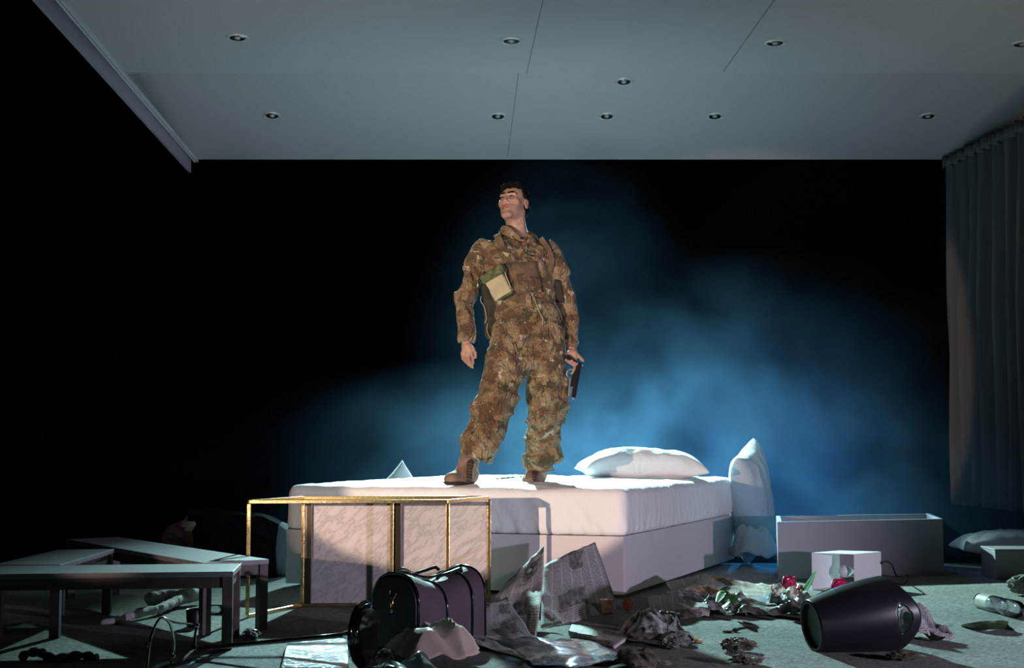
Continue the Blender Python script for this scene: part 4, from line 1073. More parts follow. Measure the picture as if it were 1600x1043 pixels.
# ------------------------------------------------------------------ square lampshade with bulb
M_SHADE = mat('white_shade', (0.72, 0.72, 0.75), 0.7, trans=0.0, bump=0.05); M_GLB = mat('bulb_glass', (0.75, 0.75, 0.78), 0.15, coat=0.5)
q0 = gz(1269, 921); q1 = gz(1336, 923.5); e_ = (q1 - q0).normalized(); n_ = Vector((-e_.y, e_.x, 0)); n_ = (n_ + e_ * .55).normalized()
sh = empty('lampshade', (q0 + q1) / 2, 'square white lampshade on its side with a bare bulb inside', 'lampshade')
WS, DS, HS, ts = (q1 - q0).length, .26, .212, .004
def shp(p, q, z0, z1, nvec, nm): bobj(nm, prism([Vector((v.x, v.y, z0)) for v in (p, q, q + nvec, p + nvec)], [Vector((v.x, v.y, z1)) for v in (p, q, q + nvec, p + nvec)]), M_SHADE, sh)
shp(q0, q0 + n_ * DS, ts, HS - ts, e_ * ts, 'side_panel'); shp(q1, q1 + n_ * DS, ts, HS - ts, -e_ * ts, 'side_panel')
shp(q0, q1, 0.0005, ts, n_ * DS, 'side_panel'); shp(q0, q1, HS - ts, HS, n_ * DS, 'side_panel')
bc = (q0 + q1) / 2 + n_ * .12 + e_ * .03 + Vector((0, 0, .105))
bm = bmesh.new(); bar_bm(bm, bc + Vector((0, 0, -.10)) + n_ * .09 , bc + Vector((0, 0, .10)) + n_ * .09, .006, .006); bobj('wire_frame', bm, M_CHR, sh)
bm = bmesh.new(); tube_bm(bm, [bc + n_ * .02 + e_ * .005, bc + n_ * .085 + e_ * .02], .021, 14); bobj('socket', bm, M_SHADE, sh, True)
bm = bmesh.new(); Mb = (-n_ - e_ * .6).normalized().to_track_quat('Z', 'Y').to_matrix().to_4x4(); Mb.translation = bc
r = lathe_bm(bm, [(.012, -.02), (.016, -.005), (.032, .018), (.038, .040), (.032, .060), (.018, .073), (.003, .077)], 24, Mb); bm.faces.new(r[0]); bm.faces.new(r[-1]); bobj('bulb', bm, M_GLB, sh, True)
M_CAB = mat('black_cable', (0.01, 0.01, 0.012), 0.4)
bm = bmesh.new(); tube_bm(bm, spline([gz(1357, 905, .01), gz(1366, 895, .08), at(1378, 878, 8.1), at(1392, 880, 8.1), gz(1402, 900, .005), gz(1418, 898, .005), gz(1412, 912, .005), gz(1395, 908, .005)], 8), .0045, 8)
tag(bobj('cable', bm, M_CAB, None, True), 'thin black cable curling out beside the square lampshade', 'cable')

# ------------------------------------------------------------------ printed paper
def news_mat(name, paper=(.58, .54, .53), ink=(.07, .065, .07), gloss=.75, img=.5, colr=None):
    m = mat(name, paper, gloss, spec=.3); t = NT(m); uv = t.n('ShaderNodeUVMap'); U = uv.outputs[0]
    sp = t.n('ShaderNodeSeparateXYZ', {0: U}); x, y = sp.outputs[0], sp.outputs[1]
    # text lines inside columns
    ly = t.math('FRACT', t.math('MULTIPLY', y, 44.0)); line = t.math('LESS_THAN', ly, .55)
    cx = t.math('FRACT', t.math('MULTIPLY', x, 5.0)); col_ = t.math('LESS_THAN', t.math('ABSOLUTE', t.math('SUBTRACT', cx, .5)), .43)
    wd = t.n('ShaderNodeTexNoise', {'Vector': t.n('ShaderNodeMapping', {'Vector': U, 'Scale': (70, 44, 1)}).outputs[0], 'Scale': 1.0, 'Detail': 1.0})
    word = t.math('GREATER_THAN', wd.outputs['Fac'], .42)
    txt = t.math('MULTIPLY', t.math('MULTIPLY', line, col_), word)
    # article blocks: some are headlines, some photographs, some white
    vb = t.n('ShaderNodeTexVoronoi', {'Vector': t.n('ShaderNodeMapping', {'Vector': U, 'Scale': (3.2, 4.2, 1)}).outputs[0], 'Scale': 1.0, 'Randomness': .55}, distance='CHEBYCHEV')
    sepc = t.n('ShaderNodeSeparateColor', {0: vb.outputs['Color']}); rnd = sepc.outputs[0]
    isimg = t.math('GREATER_THAN', rnd, 1 - img * .3); blank = t.math('LESS_THAN', rnd, .14)
    ph = t.n('ShaderNodeTexNoise', {'Vector': U, 'Scale': 14.0, 'Detail': 4.0}).outputs['Fac']
    pc_ = t.ramp(ph, [(.3, ink), (.55, tuple((a + b) * .35 for a, b in zip(paper, ink))), (.75, tuple(a * .8 for a in paper))] if colr is None else [(.35, ink), (.5, colr), (.7, paper)])
    txt = t.math('MULTIPLY', txt, t.math('SUBTRACT', 1.0, blank))
    m1 = t.n('ShaderNodeMix', {0: t.math('MULTIPLY', txt, .72), 6: (*paper, 1), 7: (*ink, 1)}, data_type='RGBA')
    m2 = t.n('ShaderNodeMix', {0: isimg, 6: m1.outputs[2], 7: pc_}, data_type='RGBA')
    t.link(m2.outputs[2], t.b.inputs['Base Color']); return m
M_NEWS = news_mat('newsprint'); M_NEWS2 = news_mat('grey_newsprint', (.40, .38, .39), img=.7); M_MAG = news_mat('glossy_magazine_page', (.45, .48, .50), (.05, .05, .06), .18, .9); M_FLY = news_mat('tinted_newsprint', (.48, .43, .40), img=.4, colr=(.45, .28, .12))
def paper(name, grid, m, label=None, cat='newspaper', group=None, div=10, wr=.006, seed=0, th=.0012, parent=None, uvr=(0, 0, 1, 1), crease=.0):
    """sheet through a grid of 3D control points, subdivided, wrinkled, with real thickness"""
    R_, Cc = len(grid), len(grid[0]); nu, nv_ = (Cc - 1) * div, (R_ - 1) * div; V = []; UV = []
    for j in range(nv_ + 1):
        b = min(j / div, R_ - 1 - 1e-6); j0 = int(b); fv = b - j0
        for i in range(nu + 1):
            a = min(i / div, Cc - 1 - 1e-6); i0 = int(a); fu = a - i0
            P = lerp(lerp(Vector(grid[j0][i0]), Vector(grid[j0][i0 + 1]), fu), lerp(Vector(grid[j0 + 1][i0]), Vector(grid[j0 + 1][i0 + 1]), fu), fv)
            n1 = mnoise.noise(P * 7 + Vector((seed, 0, 0))); n2 = 1 - 2 * abs(mnoise.noise(P * 11 + Vector((0, seed, 3)))); n3 = mnoise.noise(P * 30 + Vector((0, 0, seed)))
            h = wr * (n1 + .8 * n2 + .35 * n3)
            P = P + Vector((h * .4 * n3, -abs(h) * .6 if P.z > .04 else h * .2, abs(h)))
            if P.z < .002: P.z = .002 + .001 * abs(n3)
            V.append(P); UV.append((uvr[0] + (uvr[2] - uvr[0]) * i / nu, uvr[3] + (uvr[1] - uvr[3]) * j / nv_))
    Fs = [(j * (nu + 1) + i, (j + 1) * (nu + 1) + i, (j + 1) * (nu + 1) + i + 1, j * (nu + 1) + i + 1) for j in range(nv_) for i in range(nu)]
    o = mesh_obj(name, V, Fs, m, parent, False); ul = o.data.uv_layers.new(name='uv')
    for l in o.data.loops: ul.data[l.index].uv = UV[l.vertex_index]
    md = o.modifiers.new('s', 'SOLIDIFY'); md.thickness = th; md.offset = 1
    auto_smooth(o, 28)
    if label: tag(o, label, cat, group)
    return o
g = gz; A = at
paper('newspaper_sheet', [[A(790, 912, 6.72), A(818, 884, 6.78), A(850, 852, 6.86)], [A(764, 946, 6.45), A(805, 932, 6.55), A(849, 905, 6.66)], [g(742, 986), A(790, 985, 6.28), g(838, 998)]], M_NEWS, 'tall printed newspaper sheet standing crumpled right of the travel bag', seed=1, wr=.010)
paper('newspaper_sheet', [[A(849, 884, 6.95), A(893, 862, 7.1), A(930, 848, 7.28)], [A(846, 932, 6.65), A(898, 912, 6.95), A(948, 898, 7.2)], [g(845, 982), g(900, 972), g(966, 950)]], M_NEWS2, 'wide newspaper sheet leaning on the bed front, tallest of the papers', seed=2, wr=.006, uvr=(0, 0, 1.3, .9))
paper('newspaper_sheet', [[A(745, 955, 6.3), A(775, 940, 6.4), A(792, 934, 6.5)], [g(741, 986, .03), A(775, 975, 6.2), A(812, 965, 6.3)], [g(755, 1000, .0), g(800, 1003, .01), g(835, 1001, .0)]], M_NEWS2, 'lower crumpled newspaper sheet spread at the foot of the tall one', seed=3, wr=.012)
paper('magazine_page', [[g(706, 972, .06), g(745, 980, .03), g(800, 990, .01)], [g(725, 990, .035), g(765, 1000, .015), g(815, 1010, .005)], [g(748, 1008, .02), g(790, 1022, .0), g(835, 1035, .0)]], M_MAG, 'dark printed magazine page curling up beside the bag', 'magazine', seed=4, wr=.006)
paper('magazine_page', [[g(758, 998, .03), g(835, 999, .045), g(915, 1001, .01)], [g(800, 1016, .01), g(868, 1015, .035), g(950, 1014, .01)], [g(835, 1043, .0), g(890, 1044, .02), g(988, 1030, .0)]], M_MAG, 'shiny open magazine lying flat in front of the newspapers', 'magazine', seed=5, wr=.012)
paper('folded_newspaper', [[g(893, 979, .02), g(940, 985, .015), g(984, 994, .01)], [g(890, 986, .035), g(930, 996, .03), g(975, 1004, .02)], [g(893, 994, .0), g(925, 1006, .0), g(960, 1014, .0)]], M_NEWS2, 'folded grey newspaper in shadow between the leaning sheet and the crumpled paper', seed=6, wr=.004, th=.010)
paper('newspaper_sheet', [[g(1040, 912, .06), g(1098, 898, .11), g(1150, 906, .08), g(1206, 918, .02)], [g(1052, 926, .07), g(1100, 915, .10), g(1150, 925, .05), g(1230, 930, .01)], [g(1078, 940, .03), g(1118, 945, .03), g(1165, 945, .01), g(1215, 944, .0)]], M_FLY, 'pale crumpled newspaper spread beside the lower right of the bed', seed=7, wr=.014, uvr=(0, 0, 1.4, .8))
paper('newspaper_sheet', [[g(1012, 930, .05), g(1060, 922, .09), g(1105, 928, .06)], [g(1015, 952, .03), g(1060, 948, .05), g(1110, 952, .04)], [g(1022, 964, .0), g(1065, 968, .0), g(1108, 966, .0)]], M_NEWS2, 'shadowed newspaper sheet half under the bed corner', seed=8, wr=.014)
paper('foil_sheet', [[g(1120, 925, .04), g(1180, 925, .03), g(1245, 930, .02)], [g(1140, 940, .02), g(1190, 942, .025), g(1250, 942, .01)], [g(1160, 952, .0), g(1195, 955, .01), g(1240, 955, .0)]], mat('silver_wrapping', (.60, .65, .66), .22, metal=.5, bump=.3, bscale=30), 'shiny silver wrapping sheet under the scattered flowers', 'wrapping paper', seed=9, wr=.014)
paper('paper_scrap', [[A(937, 934, 6.72), A(960, 936, 6.75)], [g(940, 960), g(958, 958)]], news_mat('colour_print', (.55, .50, .46), (.05, .04, .04), .5, 1.0, (.5, .2, .1)), 'small colour printed scrap standing below the bed corner', 'paper', seed=10, wr=.004)

# ------------------------------------------------------------------ crumpled things
def crumple(name, px, size, m, label, cat, seed, amp=.35, z=0.0, sub=5, group=None, parent=None):
    c = gz(px[0], px[1], z); bm = bmesh.new(); bmesh.ops.create_icosphere(bm, subdivisions=sub, radius=1.0)
    for v in bm.verts:
        d = v.co.normalized(); n1 = 1 - 2 * abs(mnoise.noise(d * 1.7 + Vector((seed, 0, 0)))); n2 = 1 - 2 * abs(mnoise.noise(d * 3.6 + Vector((0, seed, 0)))); n3 = mnoise.noise(d * 8 + Vector((0, 0, seed)))
        r = 1 + amp * (.75 * n1 + .5 * n2 + .28 * n3) - amp * .3
        p = Vector((d.x * size[0] * r, d.y * size[1] * r, d.z * size[2] * r)); v.co = p
    zm = min(v.co.z for v in bm.verts)
    bmesh.ops.translate(bm, vec=Vector((c.x, c.y, z - zm)), verts=bm.verts)
    o = bobj(name, bm, m, parent); auto_smooth(o, 35)
    if label: tag(o, label, cat, group)
    return o
def ripple_mat(nm, c1, c2, r=.4, sc=12): 
    m = mat(nm, c1, r, col2=c2, vscale=sc, bump=.3, bscale=60, detail=6); return m
M_CR1 = ripple_mat('mottled_grey_paper', (.03, .035, .04), (.38, .40, .40), .35, 34); M_CR2 = ripple_mat('dark_foliage', (.03, .035, .035), (.20, .22, .21), .5, 18)
M_CR3 = ripple_mat('brown_scraps', (.025, .022, .02), (.15, .135, .12), .6, 22); M_PETAL = mat('white_petal', (.75, .74, .66), .5, sub=.05); M_MAGN = mat('magenta_petal', (.50, .008, .09), .45); M_GRN = mat('green_leaf', (.05, .13, .035), .4, var=.3, vscale=20)
def torn(nm, px, w_, d_, h_, m, label, cat, seed, rot=0.0, z=0.0, fr=2.3):
    """a crumpled open sheet: strongly folded grid"""
    c = gz(*px, z); n = 34; V = []
    for j in range(n + 1):
        for i in range(n + 1):
            u, v = i / n - .5, j / n - .5
            q = Vector((u * fr + v * .6 * fr + seed, v * fr * .42, seed * .7)); r1 = 1 - 2 * abs(mnoise.noise(q)); r2 = 1 - 2 * abs(mnoise.noise(q * 2.1)); r3 = mnoise.noise(q * 5)
            e = 1 - max(abs(u), abs(v)) * 2
            h = h_ * max(0, .55 * r1 + .24 * r2 + .07 * r3 + .18) * (.35 + .65 * min(1, e * 2.5))
            x = u * w_ * (1 + .25 * mnoise.noise(Vector((v * 5, seed, 1)))) + .02 * r3; y = v * d_ * (1 + .25 * mnoise.noise(Vector((u * 5, seed, 2)))) + .03 * r1 * h_ / .1
            V.append(Vector((c.x + x * math.cos(rot) - y * math.sin(rot), c.y + x * math.sin(rot) + y * math.cos(rot), z + .003 + h)))
    o = mesh_obj(nm, V, [(j * (n + 1) + i, j * (n + 1) + i + 1, (j + 1) * (n + 1) + i + 1, (j + 1) * (n + 1) + i) for j in range(n) for i in range(n)], m)
    ul = o.data.uv_layers.new(name='uv')
    for l in o.data.loops: k = l.vertex_index; ul.data[l.index].uv = ((k % (n + 1)) / n, (k // (n + 1)) / n)
    md = o.modifiers.new('s', 'SOLIDIFY'); md.thickness = .0015; md.offset = 1; auto_smooth(o, 30); tag(o, label, cat); return o
torn('crumpled_paper', (1027, 1003), .25, .26, .14, M_CR1, 'crumpled mottled grey paper heaped on the carpet below the bed corner', 'crumpled paper', 3.3, .3, fr=3.4)
crumple('debris_lump', (1054, 1014), (.055, .05, .030), M_CR2, 'smooth dark grey lump touching the right of the crumpled paper heap', 'debris', 12, .3)
torn('crumpled_paper', (1005, 1042), .16, .16, .07, M_CR3, 'brown torn paper scraps at the bottom edge below the crumpled heap', 'crumpled paper', 8.1, .5)
torn('crumpled_paper', (1128, 960), .26, .26, .12, M_CR1, 'blue grey crumpled wrapping with a curled top at the left of the flowers', 'crumpled paper', 5.7, -.2)
torn('crumpled_paper', (1195, 962), .36, .22, .09, M_CR3, 'long brown grey crumpled wrapping before the white petals', 'crumpled paper', 9.2, .1)
torn('crumpled_paper', (1243, 962), .20, .26, .12, M_CR2, 'dark crumpled wrapping pressed against the base of the waste bin', 'crumpled paper', 6.4, .4)
crumple('debris_lump', (1115, 958), (.038, .03, .028), mat('tan_stone', (.30, .22, .17), .8, bump=.4), 'rounded tan lump in front of the blue grey crumpled wrapping', 'debris', 15, .15)
crumple('debris_lump', (1040, 972), (.07, .05, .022), M_CR3, 'flat brown lump lying in the bed shadow', 'debris', 16, .35)
crumple('debris_lump', (981, 955), (.022, .02, .028), mat('orange_print', (.20, .08, .05), .6), 'small orange lump under the bed corner', 'debris', 17, .3)
crumple('clod', (1153, 1018), (.056, .040, .021), M_CR3, 'knobbly dark clod on the lit carpet, larger and farther of two', 'clod', 21, .55)
crumple('clod', (1166, 1038), (.052, .032, .015), M_CR3, 'flat dark clod at the bottom edge below the larger clod', 'clod', 22, .5)
crumple('crumb', (1149, 987), (.012, .010, .007), M_CR3, 'small dark crumb farther from the camera than the two clods', 'crumb', 23, .5)
crumple('crumb', (1137, 988), (.018, .010, .004), M_CR3, 'thin sprinkle of crumbs left of the small dark crumb', 'crumb', 24, .5)
torn('crumpled_paper', (1440, 1000), .20, .26, .17, M_NEWS2, 'crumpled newspaper spilling from behind the waste bin', 'crumpled paper', 2.2, .5)
crumple('debris_lump', (1412, 1032), (.05, .03, .014), mat('olive_scrap', (.06, .055, .03), .8, bump=.4), 'small olive brown scrap in the shadow below the waste bin', 'debris', 26, .5)
torn('candy_wrapper', (1078, 1003), .085, .05, .018, ripple_mat('orange_foil', (.35, .12, .02), (.6, .5, .35), .3, 30), 'small orange and white wrapper on the lit carpet', 'wrapper', 11.3, -.2)
M_SHEER = mat('sheer_beige_plastic', (.80, .66, .58), .3, trans=.25, ior=1.1, bump=.2, bscale=25)
torn('plastic_bag', (682, 1035), .30, .34, .17, M_SHEER, 'sheer beige plastic bag crumpled in front of the travel bag', 'plastic bag', 14.2, .4, fr=1.5)
torn('plastic_bag', (630, 1062), .22, .2, .09, mat('grey_plastic', (.40, .44, .46), .2, trans=.3, ior=1.1), 'grey plastic wrap at the bottom edge before the beige one', 'plastic bag', 4.9, .1, fr=1.6)
# light bulb / clear globe, clear plastic case, glass bits
M_GLASS = mat('clear_glass', (.95, .97, 1), .03, trans=1.0, ior=1.45)
c = gz(600, 1046, 0); bmg = bmesh.new(); bmesh.ops.create_uvsphere(bmg, u_segments=32, v_segments=20, radius=.040); bmesh.ops.translate(bmg, vec=(c.x, c.y, .042), verts=bmg.verts)
gl = bobj('glass_globe', bmg, M_GLASS, None, True); md = gl.modifiers.new('s', 'SOLIDIFY'); md.thickness = .002; tag(gl, 'small clear glass globe beside the round lamp base', 'glass globe')
case = empty('plastic_case', gz(500, 1040), 'clear rippled plastic case on the carpet left of the lamp base', 'plastic case')
M_RIP = mat('rippled_clear_plastic', (.72, .82, .90), .08, trans=.25, ior=1.35, bump=1.0, bscale=55, metal=.4)
ca, cbb, cc_, cd = gz(438, 1060, .0), gz(545, 1060, .0), gz(543, 1010, .0), gz(450, 1012, .0)
bevel(bobj('lid', prism([p + Vector((0, 0, .030)) for p in (ca, cbb, cc_, cd)], [p + Vector((0, 0, .040)) for p in (ca, cbb, cc_, cd)]), M_RIP, case), .004)
bevel(bobj('tray', prism([p + Vector((0, 0, .001)) for p in (ca, cbb, cc_, cd)], [p + Vector((0, 0, .029)) for p in (ca, cbb, cc_, cd)]), M_RIP, case), .004)
o = crumple('glass_shard', (392, 998), (.032, .02, .018), M_CHR, 'small shiny foil bit beside the end leg of the nearest bench', 'foil', 31, .5, sub=3)
bm = bmesh.new(); M_ = Matrix.Translation(gz(342, 958) + Vector((0, 0, .022))) @ Matrix.Rotation(PI / 2, 4, 'Y') @ Matrix.Rotation(.2, 4, 'X')
r = lathe_bm(bm, [(.02, -.045), (.022, .0), (.022, .045)], 24, M_); bm.faces.new(r[0]); o = bobj('drinking_glass', bm, M_GLASS, None, True); md = o.modifiers.new('s', 'SOLIDIFY'); md.thickness = .002
tag(o, 'small clear drinking glass on its side under the benches', 'glass')
c = gz(304, 979); bm = bmesh.new(); r = lathe_bm(bm, [(.030, .0), (.036, .0), (.040, .078), (.038, .082), (.034, .080), (.030, .006)], 28, Matrix.Translation(c)); bm.faces.new(r[0]); auto_smooth(bobj('cup', bm, M_BIN, None), 40)
tag(bpy.context.scene.objects['cup'], 'small black cup standing beneath the nearest bench', 'cup')
# bottle
def bottle():
    a, b = gz(1526, 937, .034), gz(1590, 952, .043); d = (b - a).normalized(); M_ = d.to_track_quat('Z', 'Y').to_matrix().to_4x4(); M_.translation = a
    L = (b - a).length; root = empty('bottle', a, 'clear glass bottle lying on the carpet at the right edge', 'bottle'); bm = bmesh.new()
    r = lathe_bm(bm, [(.010, 0), (.011, .018), (.014, .022), (.038, .045), (.042, .055), (.042, L * .58), (.036, L * .61), (.036, L * .66), (.042, L * .70), (.043, L * .98), (.030, L), (.004, L - .006)], 36, M_); bm.faces.new(r[-1])
    o = bobj('glass', bm, M_GLASS, root, True); md = o.modifiers.new('s', 'SOLIDIFY'); md.thickness = .003
    bm = bmesh.new(); r = lathe_bm(bm, [(.012, -.012), (.0135, -.010), (.0135, .014), (.011, .016)], 24, M_); bm.faces.new(r[0]); bobj('cap', bm, M_CHR, root, True)
    bm = bmesh.new(); lathe_bm(bm, [(.0428, .075), (.0428, L * .42)], 36, M_); o = bobj('label', bm, mat('bottle_label', (.55, .52, .46), .5, alpha=.55), root, True); o['label'] = 'pale paper label'
bottle()
crumple('shoe', (1604, 930), (.09, .07, .05), M_CR2, 'dark shapeless shoe cut off by the right edge beside the bottle', 'shoe', 33, .25)
# leaves
def leaf(nm, pts, wd, m, label, cat, group=None, fold=.3, parent=None, roll=0.0):
    S = spline([Vector(p) for p in pts], 6); n = len(S); V = []; Fs = []
    for i, p in enumerate(S):
        t = (S[min(i + 1, n - 1)] - S[max(i - 1, 0)]).normalized(); s = t.cross(Vector((0, 0, 1)));
        s = s.normalized() if s.length > .05 else Vector((1, 0, 0)); s = Matrix.Rotation(roll, 3, t) @ s; nrm = s.cross(t); k = i / (n - 1); w_ = wd * (math.sin(PI * min(1, k * .95 + .03)) ** .8) * .5 + .0008
        V += [p - s * w_ + nrm * fold * w_, p - s * w_ * .5 + nrm * fold * .3 * w_, p, p + s * w_ * .5 + nrm * fold * .3 * w_, p + s * w_ + nrm * fold * w_]
    for i in range(n - 1):
        for k in range(4): Fs.append((i * 5 + k, i * 5 + k + 1, i * 5 + 6 + k, i * 5 + 5 + k))
    o = mesh_obj(nm, V, Fs, m, parent, True); md = o.modifiers.new('s', 'SOLIDIFY'); md.thickness = .0012
    if label: tag(o, label, cat, group)
    return o
leaf('leaf', [g(1503, 978, .004), g(1525, 981, .012), g(1550, 980, .02), g(1570, 980, .012), g(1585, 984, .004)], .085, mat('dark_green_leaf', (.030, .055, .022), .4, var=.3, vscale=25), 'single dark green pointed leaf on the bare carpet at the right', 'leaf', roll=-.6)
leaf('leaf', [g(1120, 942, .10), g(1132, 925, .13), g(1136, 915, .17)], .05, M_GRN, 'short upright green leaf above the blue grey crumpled wrapping', 'leaf')
leaf('leaf', [g(1133, 938, .08), g(1142, 930, .12), g(1146, 934, .10), g(1145, 945, .06)], .05, M_GRN, 'curved green leaf beside the short upright one', 'leaf')
leaf('leaf', [g(1236, 938, .03), g(1250, 928, .06), g(1262, 915, .09), g(1275, 890, .13)], .035, M_GRN, 'long green blade rising in front of the lampshade', 'leaf')
leaf('leaf', [g(1225, 938, .03), g(1240, 932, .05), g(1252, 926, .06), g(1258, 922, .06)], .040, M_GRN, 'broad green blade between white petals and lampshade', 'leaf')
leaf('leaf', [g(1240, 940, .01), g(1262, 935, .03), g(1290, 930, .04), g(1310, 924, .05)], .045, M_GRN, 'low green blade lying toward the top of the waste bin', 'leaf')
def flower(nm, c, d, s, m, label, group=None, stem=None, n=6, opn=.35):
    root = empty(nm, c, label, 'flower', group); c = Vector(c); d = Vector(d).normalized(); q = d.to_track_quat('Z', 'Y').to_matrix()
    for k in range(n):
        a = 2 * PI * k / n; o_ = q @ Vector((math.cos(a), math.sin(a), 0)); sgn = q @ Vector((-math.sin(a), math.cos(a), 0)); V = []; Fs = []
        rows, cols = 8, 5
        for j in range(rows):
            v = j / (rows - 1); w_ = s * .42 * math.sin(PI * (v * .86 + .1)); rad = s * (.10 + opn * math.sin(v * PI * .62))
            for i in range(cols):
                u = i / (cols - 1) * 2 - 1; V.append(c + o_ * (rad - .12 * s * u * u) + sgn * w_ * u + d * s * v * (1 if k % 2 else .92))
        for j in range(rows - 1):
            for i in range(cols - 1): Fs.append((j * cols + i, j * cols + i + 1, (j + 1) * cols + i + 1, (j + 1) * cols + i))
        p = mesh_obj('petal', V, Fs, m, root, True); md = p.modifiers.new('s', 'SOLIDIFY'); md.thickness = .001
    if stem:
        bm = bmesh.new(); tube_bm(bm, spline([c] + [Vector(p) for p in stem], 6), .004, 8); bobj('stem', bm, M_GRN, root, True)
flower('flower', g(1232, 922, .09), (.05, -.1, 1), .075, M_MAGN, 'upright magenta flower above the white petals', stem=[g(1240, 930, .05), g(1262, 938, .01)])
flower('flower', g(1242, 925, .06), (.6, -.3, .3), .05, M_MAGN, 'small magenta bloom right of the white petals', stem=[g(1236, 930, .03), g(1228, 938, .01)])
flower('flower', g(1300, 918, .06), (1, .3, .45), .085, M_MAGN, 'long magenta bloom pointing toward the waste bin', stem=[g(1285, 925, .05), g(1262, 936, .02)], opn=.2)
flower('flower', g(1214, 930, .10), (-.1, -.6, 1), .060, M_PETAL, 'rounded white bloom at the left of the flower heap', stem=[g(1225, 938, .02), g(1240, 942, .01)], opn=.4)
flower('flower', g(1231, 931, .10), (.5, -.7, .6), .058, M_PETAL, 'rounded white bloom right beside the first white one', stem=[g(1226, 940, .02), g(1236, 944, .01)], opn=.4)
bm = bmesh.new(); tube_bm(bm, spline([g(1236, 930, .05), g(1244, 922, .06), g(1248, 914, .08)], 6), [.006] * 12 + [.010], 8); tag(bobj('stem', bm, M_PETAL, None, True), 'pale curved stem sticking up beside the small magenta bloom', 'stem')

# ------------------------------------------------------------------ things under and around the benches
M_TIGHT = mat('grey_tights', (.38, .37, .38), .9, bump=.4, bscale=120, var=.15, vscale=25); M_BEI = mat('beige_cloth', (.55, .40, .28), .8, bump=.2, var=.1)
tg = empty('tights', gz(250, 945), 'grey and beige tights lying crumpled on the carpet beneath the benches', 'tights')
f = Field(gz(150, 980) - Vector((.1, .3, .02)), gz(330, 940) + Vector((.1, .7, .25)), .006)
a_ = [gz(160, 973, .02), gz(200, 963, .025), gz(250, 950, .035), gz(285, 935, .04), gz(308, 929, .05), gz(296, 928, .06), gz(262, 932, .04), gz(236, 935, .04)]
for i in range(len(a_) - 1): f.cone(a_[i], a_[i + 1], .012 + .004 * i, .016 + .004 * min(i, 4), .01)
f.displace(lambda x, y, z: .005 * ridged(x, y, z, 26, 5), .03); f.obj('leg', M_TIGHT, tg, 1)
f = Field(gz(225, 940) - Vector((.15, .2, .02)), gz(275, 930) + Vector((.15, .3, .25)), .006)
f.cone(gz(243, 932, .10), gz(262, 935, .07), .042, .032, .0); f.cone(gz(236, 940, .045), gz(262, 938, .05), .034, .03, .005); f.displace(lambda x, y, z: .004 * ridged(x, y, z, 20, 6), .03); f.obj('waistband', M_BEI, tg, 1)
bm = bmesh.new(); tube_bm(bm, spline([g(30, 1028, .012), g(45, 1020, .03), g(62, 1018, .03), g(70, 1024, .02), g(90, 1028, .015), g(112, 1024, .02), g(135, 1024, .015), g(150, 1028, .008)], 6), [.010 + .010 * abs(math.sin(i * .55)) for i in range(43)], 10)
tag(bobj('glove', bm, M_CR2, None, True), 'limp dark glove like scrap on the carpet at the lower left', 'glove')

# ------------------------------------------------------------------ person lying behind the benches
ly_ = empty('person', (-1.9, 8.8, 0), 'person lying curled on the floor in dark clothes, reddish hair, behind the benches', 'person')
YL = 8.8
def L(px, py, dy=0): return np.array(at(px, py, YL + dy))
M_SK2 = mat('pale_skin', (.62, .46, .36), .55, sub=.05); M_DRESS = mat('dark_navy_cloth', (.006, .008, .014), .9, bump=.3, bscale=60, spec=.1); M_RED = mat('reddish_hair', (.13, .048, .032), .6, bump=.9, bscale=120); M_BLU = mat('blue_grey_cloth', (.16, .19, .22), .85, bump=.2)
f = Field(L(235, 925, -.35), L(465, 780, .9), .008)
f.cone(L(345, 840), L(400, 850), .15, .13, .05); f.cone(L(400, 850), L(428, 858), .14, .15, .05)
f.cone(L(318, 828), L(336, 835), .055, .07, .04); f.ell(L(297, 832), (.105, .085, .085), .03); f.ell(L(301, 822, -.05), (.05, .04, .035), .02)
f.cone(L(332, 815), L(300, 812, .0), .05, .04, .03); f.cone(L(300, 812), L(290, 838, .25), .035, .03, .02)
f.cone(L(428, 858), L(432, 866, .42), .10, .07, .05); f.cone(L(432, 866, .42), L(405, 876, .72), .065, .045, .03)
f.obj('body', M_SK2, ly_)
f = Field(L(270, 930, -.4), L(470, 770, .8), .008)
f.cone(L(342, 842), L(402, 848), .178, .165, .05); f.cone(L(402, 848), L(424, 858), .165, .178, .05); f.cone(L(334, 814), L(298, 810), .062, .050, .03); f.cone(L(298, 810), L(286, 822, .15), .05, .045, .02)
f.cone(L(345, 838), L(375, 880, -.08), .10, .06, .05); f.cone(L(428, 860), L(432, 868, .40), .13, .09, .05)
f.put(L(270, 930, -.4), L(470, 780, .8), lambda x, y, z: z - .004 + 0 * x + 0 * y, 0, True, 0)
f.displace(lambda x, y, z: .010 * ridged(x + z, y, z, 9, 41) + .005 * ridged(x, y, z, 20, 42), .05); f.obj('coat', M_DRESS, ly_, 1)
f = Field(L(235, 930, -.35), L(340, 800, .3), .007)
f.ell(L(290, 838, .0), (.115, .10, .095)); f.cone(L(268, 836, -.05), L(250, 848, -.08), .06, .035, .03); f.cone(L(300, 846, -.07), L(322, 862, -.08), .05, .03, .03)
f.ell(L(305, 819, -.10), (.07, .08, .05), .01, True)
f.displace(lambda x, y, z: .008 * ridged(x * .4, y, z, 34, 43) + .005 * vnoise(x * 30, y * 60, z * 60, 5), .04); f.obj('hair', M_RED, ly_)
f = Field(L(405, 930, -.3), L(470, 780, .5), .008); f.cone(L(432, 856, .05), L(432, 862, .07), .165, .16); f.displace(lambda x, y, z: .006 * ridged(x, y, z, 10, 45), .04)
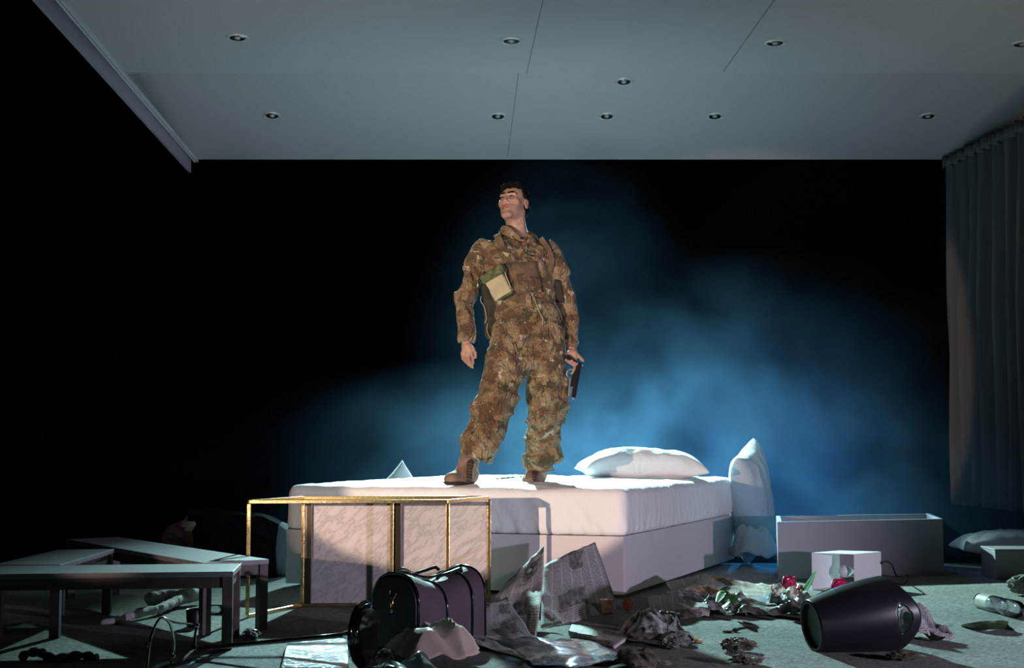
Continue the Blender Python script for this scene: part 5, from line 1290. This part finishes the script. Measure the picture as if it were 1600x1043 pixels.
f.put(L(405, 930, -.4), L(470, 780, .8), lambda x, y, z: z - .004 + 0 * x + 0 * y, 0, True, 0); f.obj('skirt', M_BLU, ly_, 1)

# crumpled white sheet bunched between the standing pillow and the open box
torn('bed_sheet', (1186, 882), .30, .30, .28, M_LIN, 'white bed sheet bunched on the floor under the standing pillow', 'sheet', 7.7, .3, fr=1.6)
# ------------------------------------------------------------------ stage haze
def haze():
    m = bpy.data.materials.new('haze'); m.use_nodes = True; nt = m.node_tree; nt.nodes.clear()
    t = NT(m)
    out = t.n('ShaderNodeOutputMaterial'); vs = t.n('ShaderNodeVolumeScatter', {'Color': (0.28, 0.62, 1, 1), 'Anisotropy': 0.15})  # blue light also put into the scatter colour; the haze itself is white
    tc = t.n('ShaderNodeTexCoord')
    geo = t.n('ShaderNodeNewGeometry'); P = geo.outputs['Position']
    def blob(c, s, gain, pw=1.0):
        mp = t.n('ShaderNodeVectorMath', {0: P, 1: tuple(-v for v in c)}, operation='ADD')
        ml = t.n('ShaderNodeVectorMath', {0: mp.outputs[0], 1: tuple(1 / v for v in s)}, operation='MULTIPLY')
        ln = t.n('ShaderNodeVectorMath', {0: ml.outputs[0]}, operation='LENGTH').outputs['Value']
        g = t.math('SUBTRACT', 1.0, ln); g = t.math('MAXIMUM', g, 0.0); g = t.math('POWER', g, pw)
        return t.math('MULTIPLY', g, gain)
    wr = t.n('ShaderNodeTexNoise', {'Vector': P, 'Scale': 0.7, 'Detail': 2.0})
    wv = t.n('ShaderNodeVectorMath', {0: wr.outputs['Color'], 1: (1.2, 1.2, 1.2)}, operation='MULTIPLY')
    pw_ = t.n('ShaderNodeVectorMath', {0: P, 1: wv.outputs[0]}, operation='ADD')
    ns = t.n('ShaderNodeTexNoise', {'Vector': pw_.outputs[0], 'Scale': 1.9, 'Detail': 6.0, 'Roughness': 0.6})
    nz = t.ramp(ns.outputs['Fac'], [(0.40, (0.07, 0.07, 0.07)), (0.63, (0.9, 0.9, 0.9))])
    base = blob((0.7, 10.3, 0.30), (4.0, 2.2, 1.25), 0.28, 1.2)
    up = blob((2.1, 10.6, 0.9), (2.2, 1.7, 1.5), 0.16, 1.3)
    mid = blob((0.4, 10.2, 0.9), (1.3, 1.6, 2.2), 0.02, 1.0)
    s = t.math('ADD', base, up); s = t.math('ADD', s, mid); s = t.math('MULTIPLY', s, nz)
    t.link(s, vs.inputs['Density']); t.link(vs.outputs[0], out.inputs['Volume'])
    bm = bmesh.new(); box_bm(bm, (9.0, 4.6, 3.0), Matrix.Translation((0.6, 10.3, 1.53)))
    o = bobj('haze', bm, m); tag(o, 'blue lit, blue tinted theatrical haze drifting behind the bed', 'haze', kind='stuff')
    o.display_type = 'WIRE'
haze()
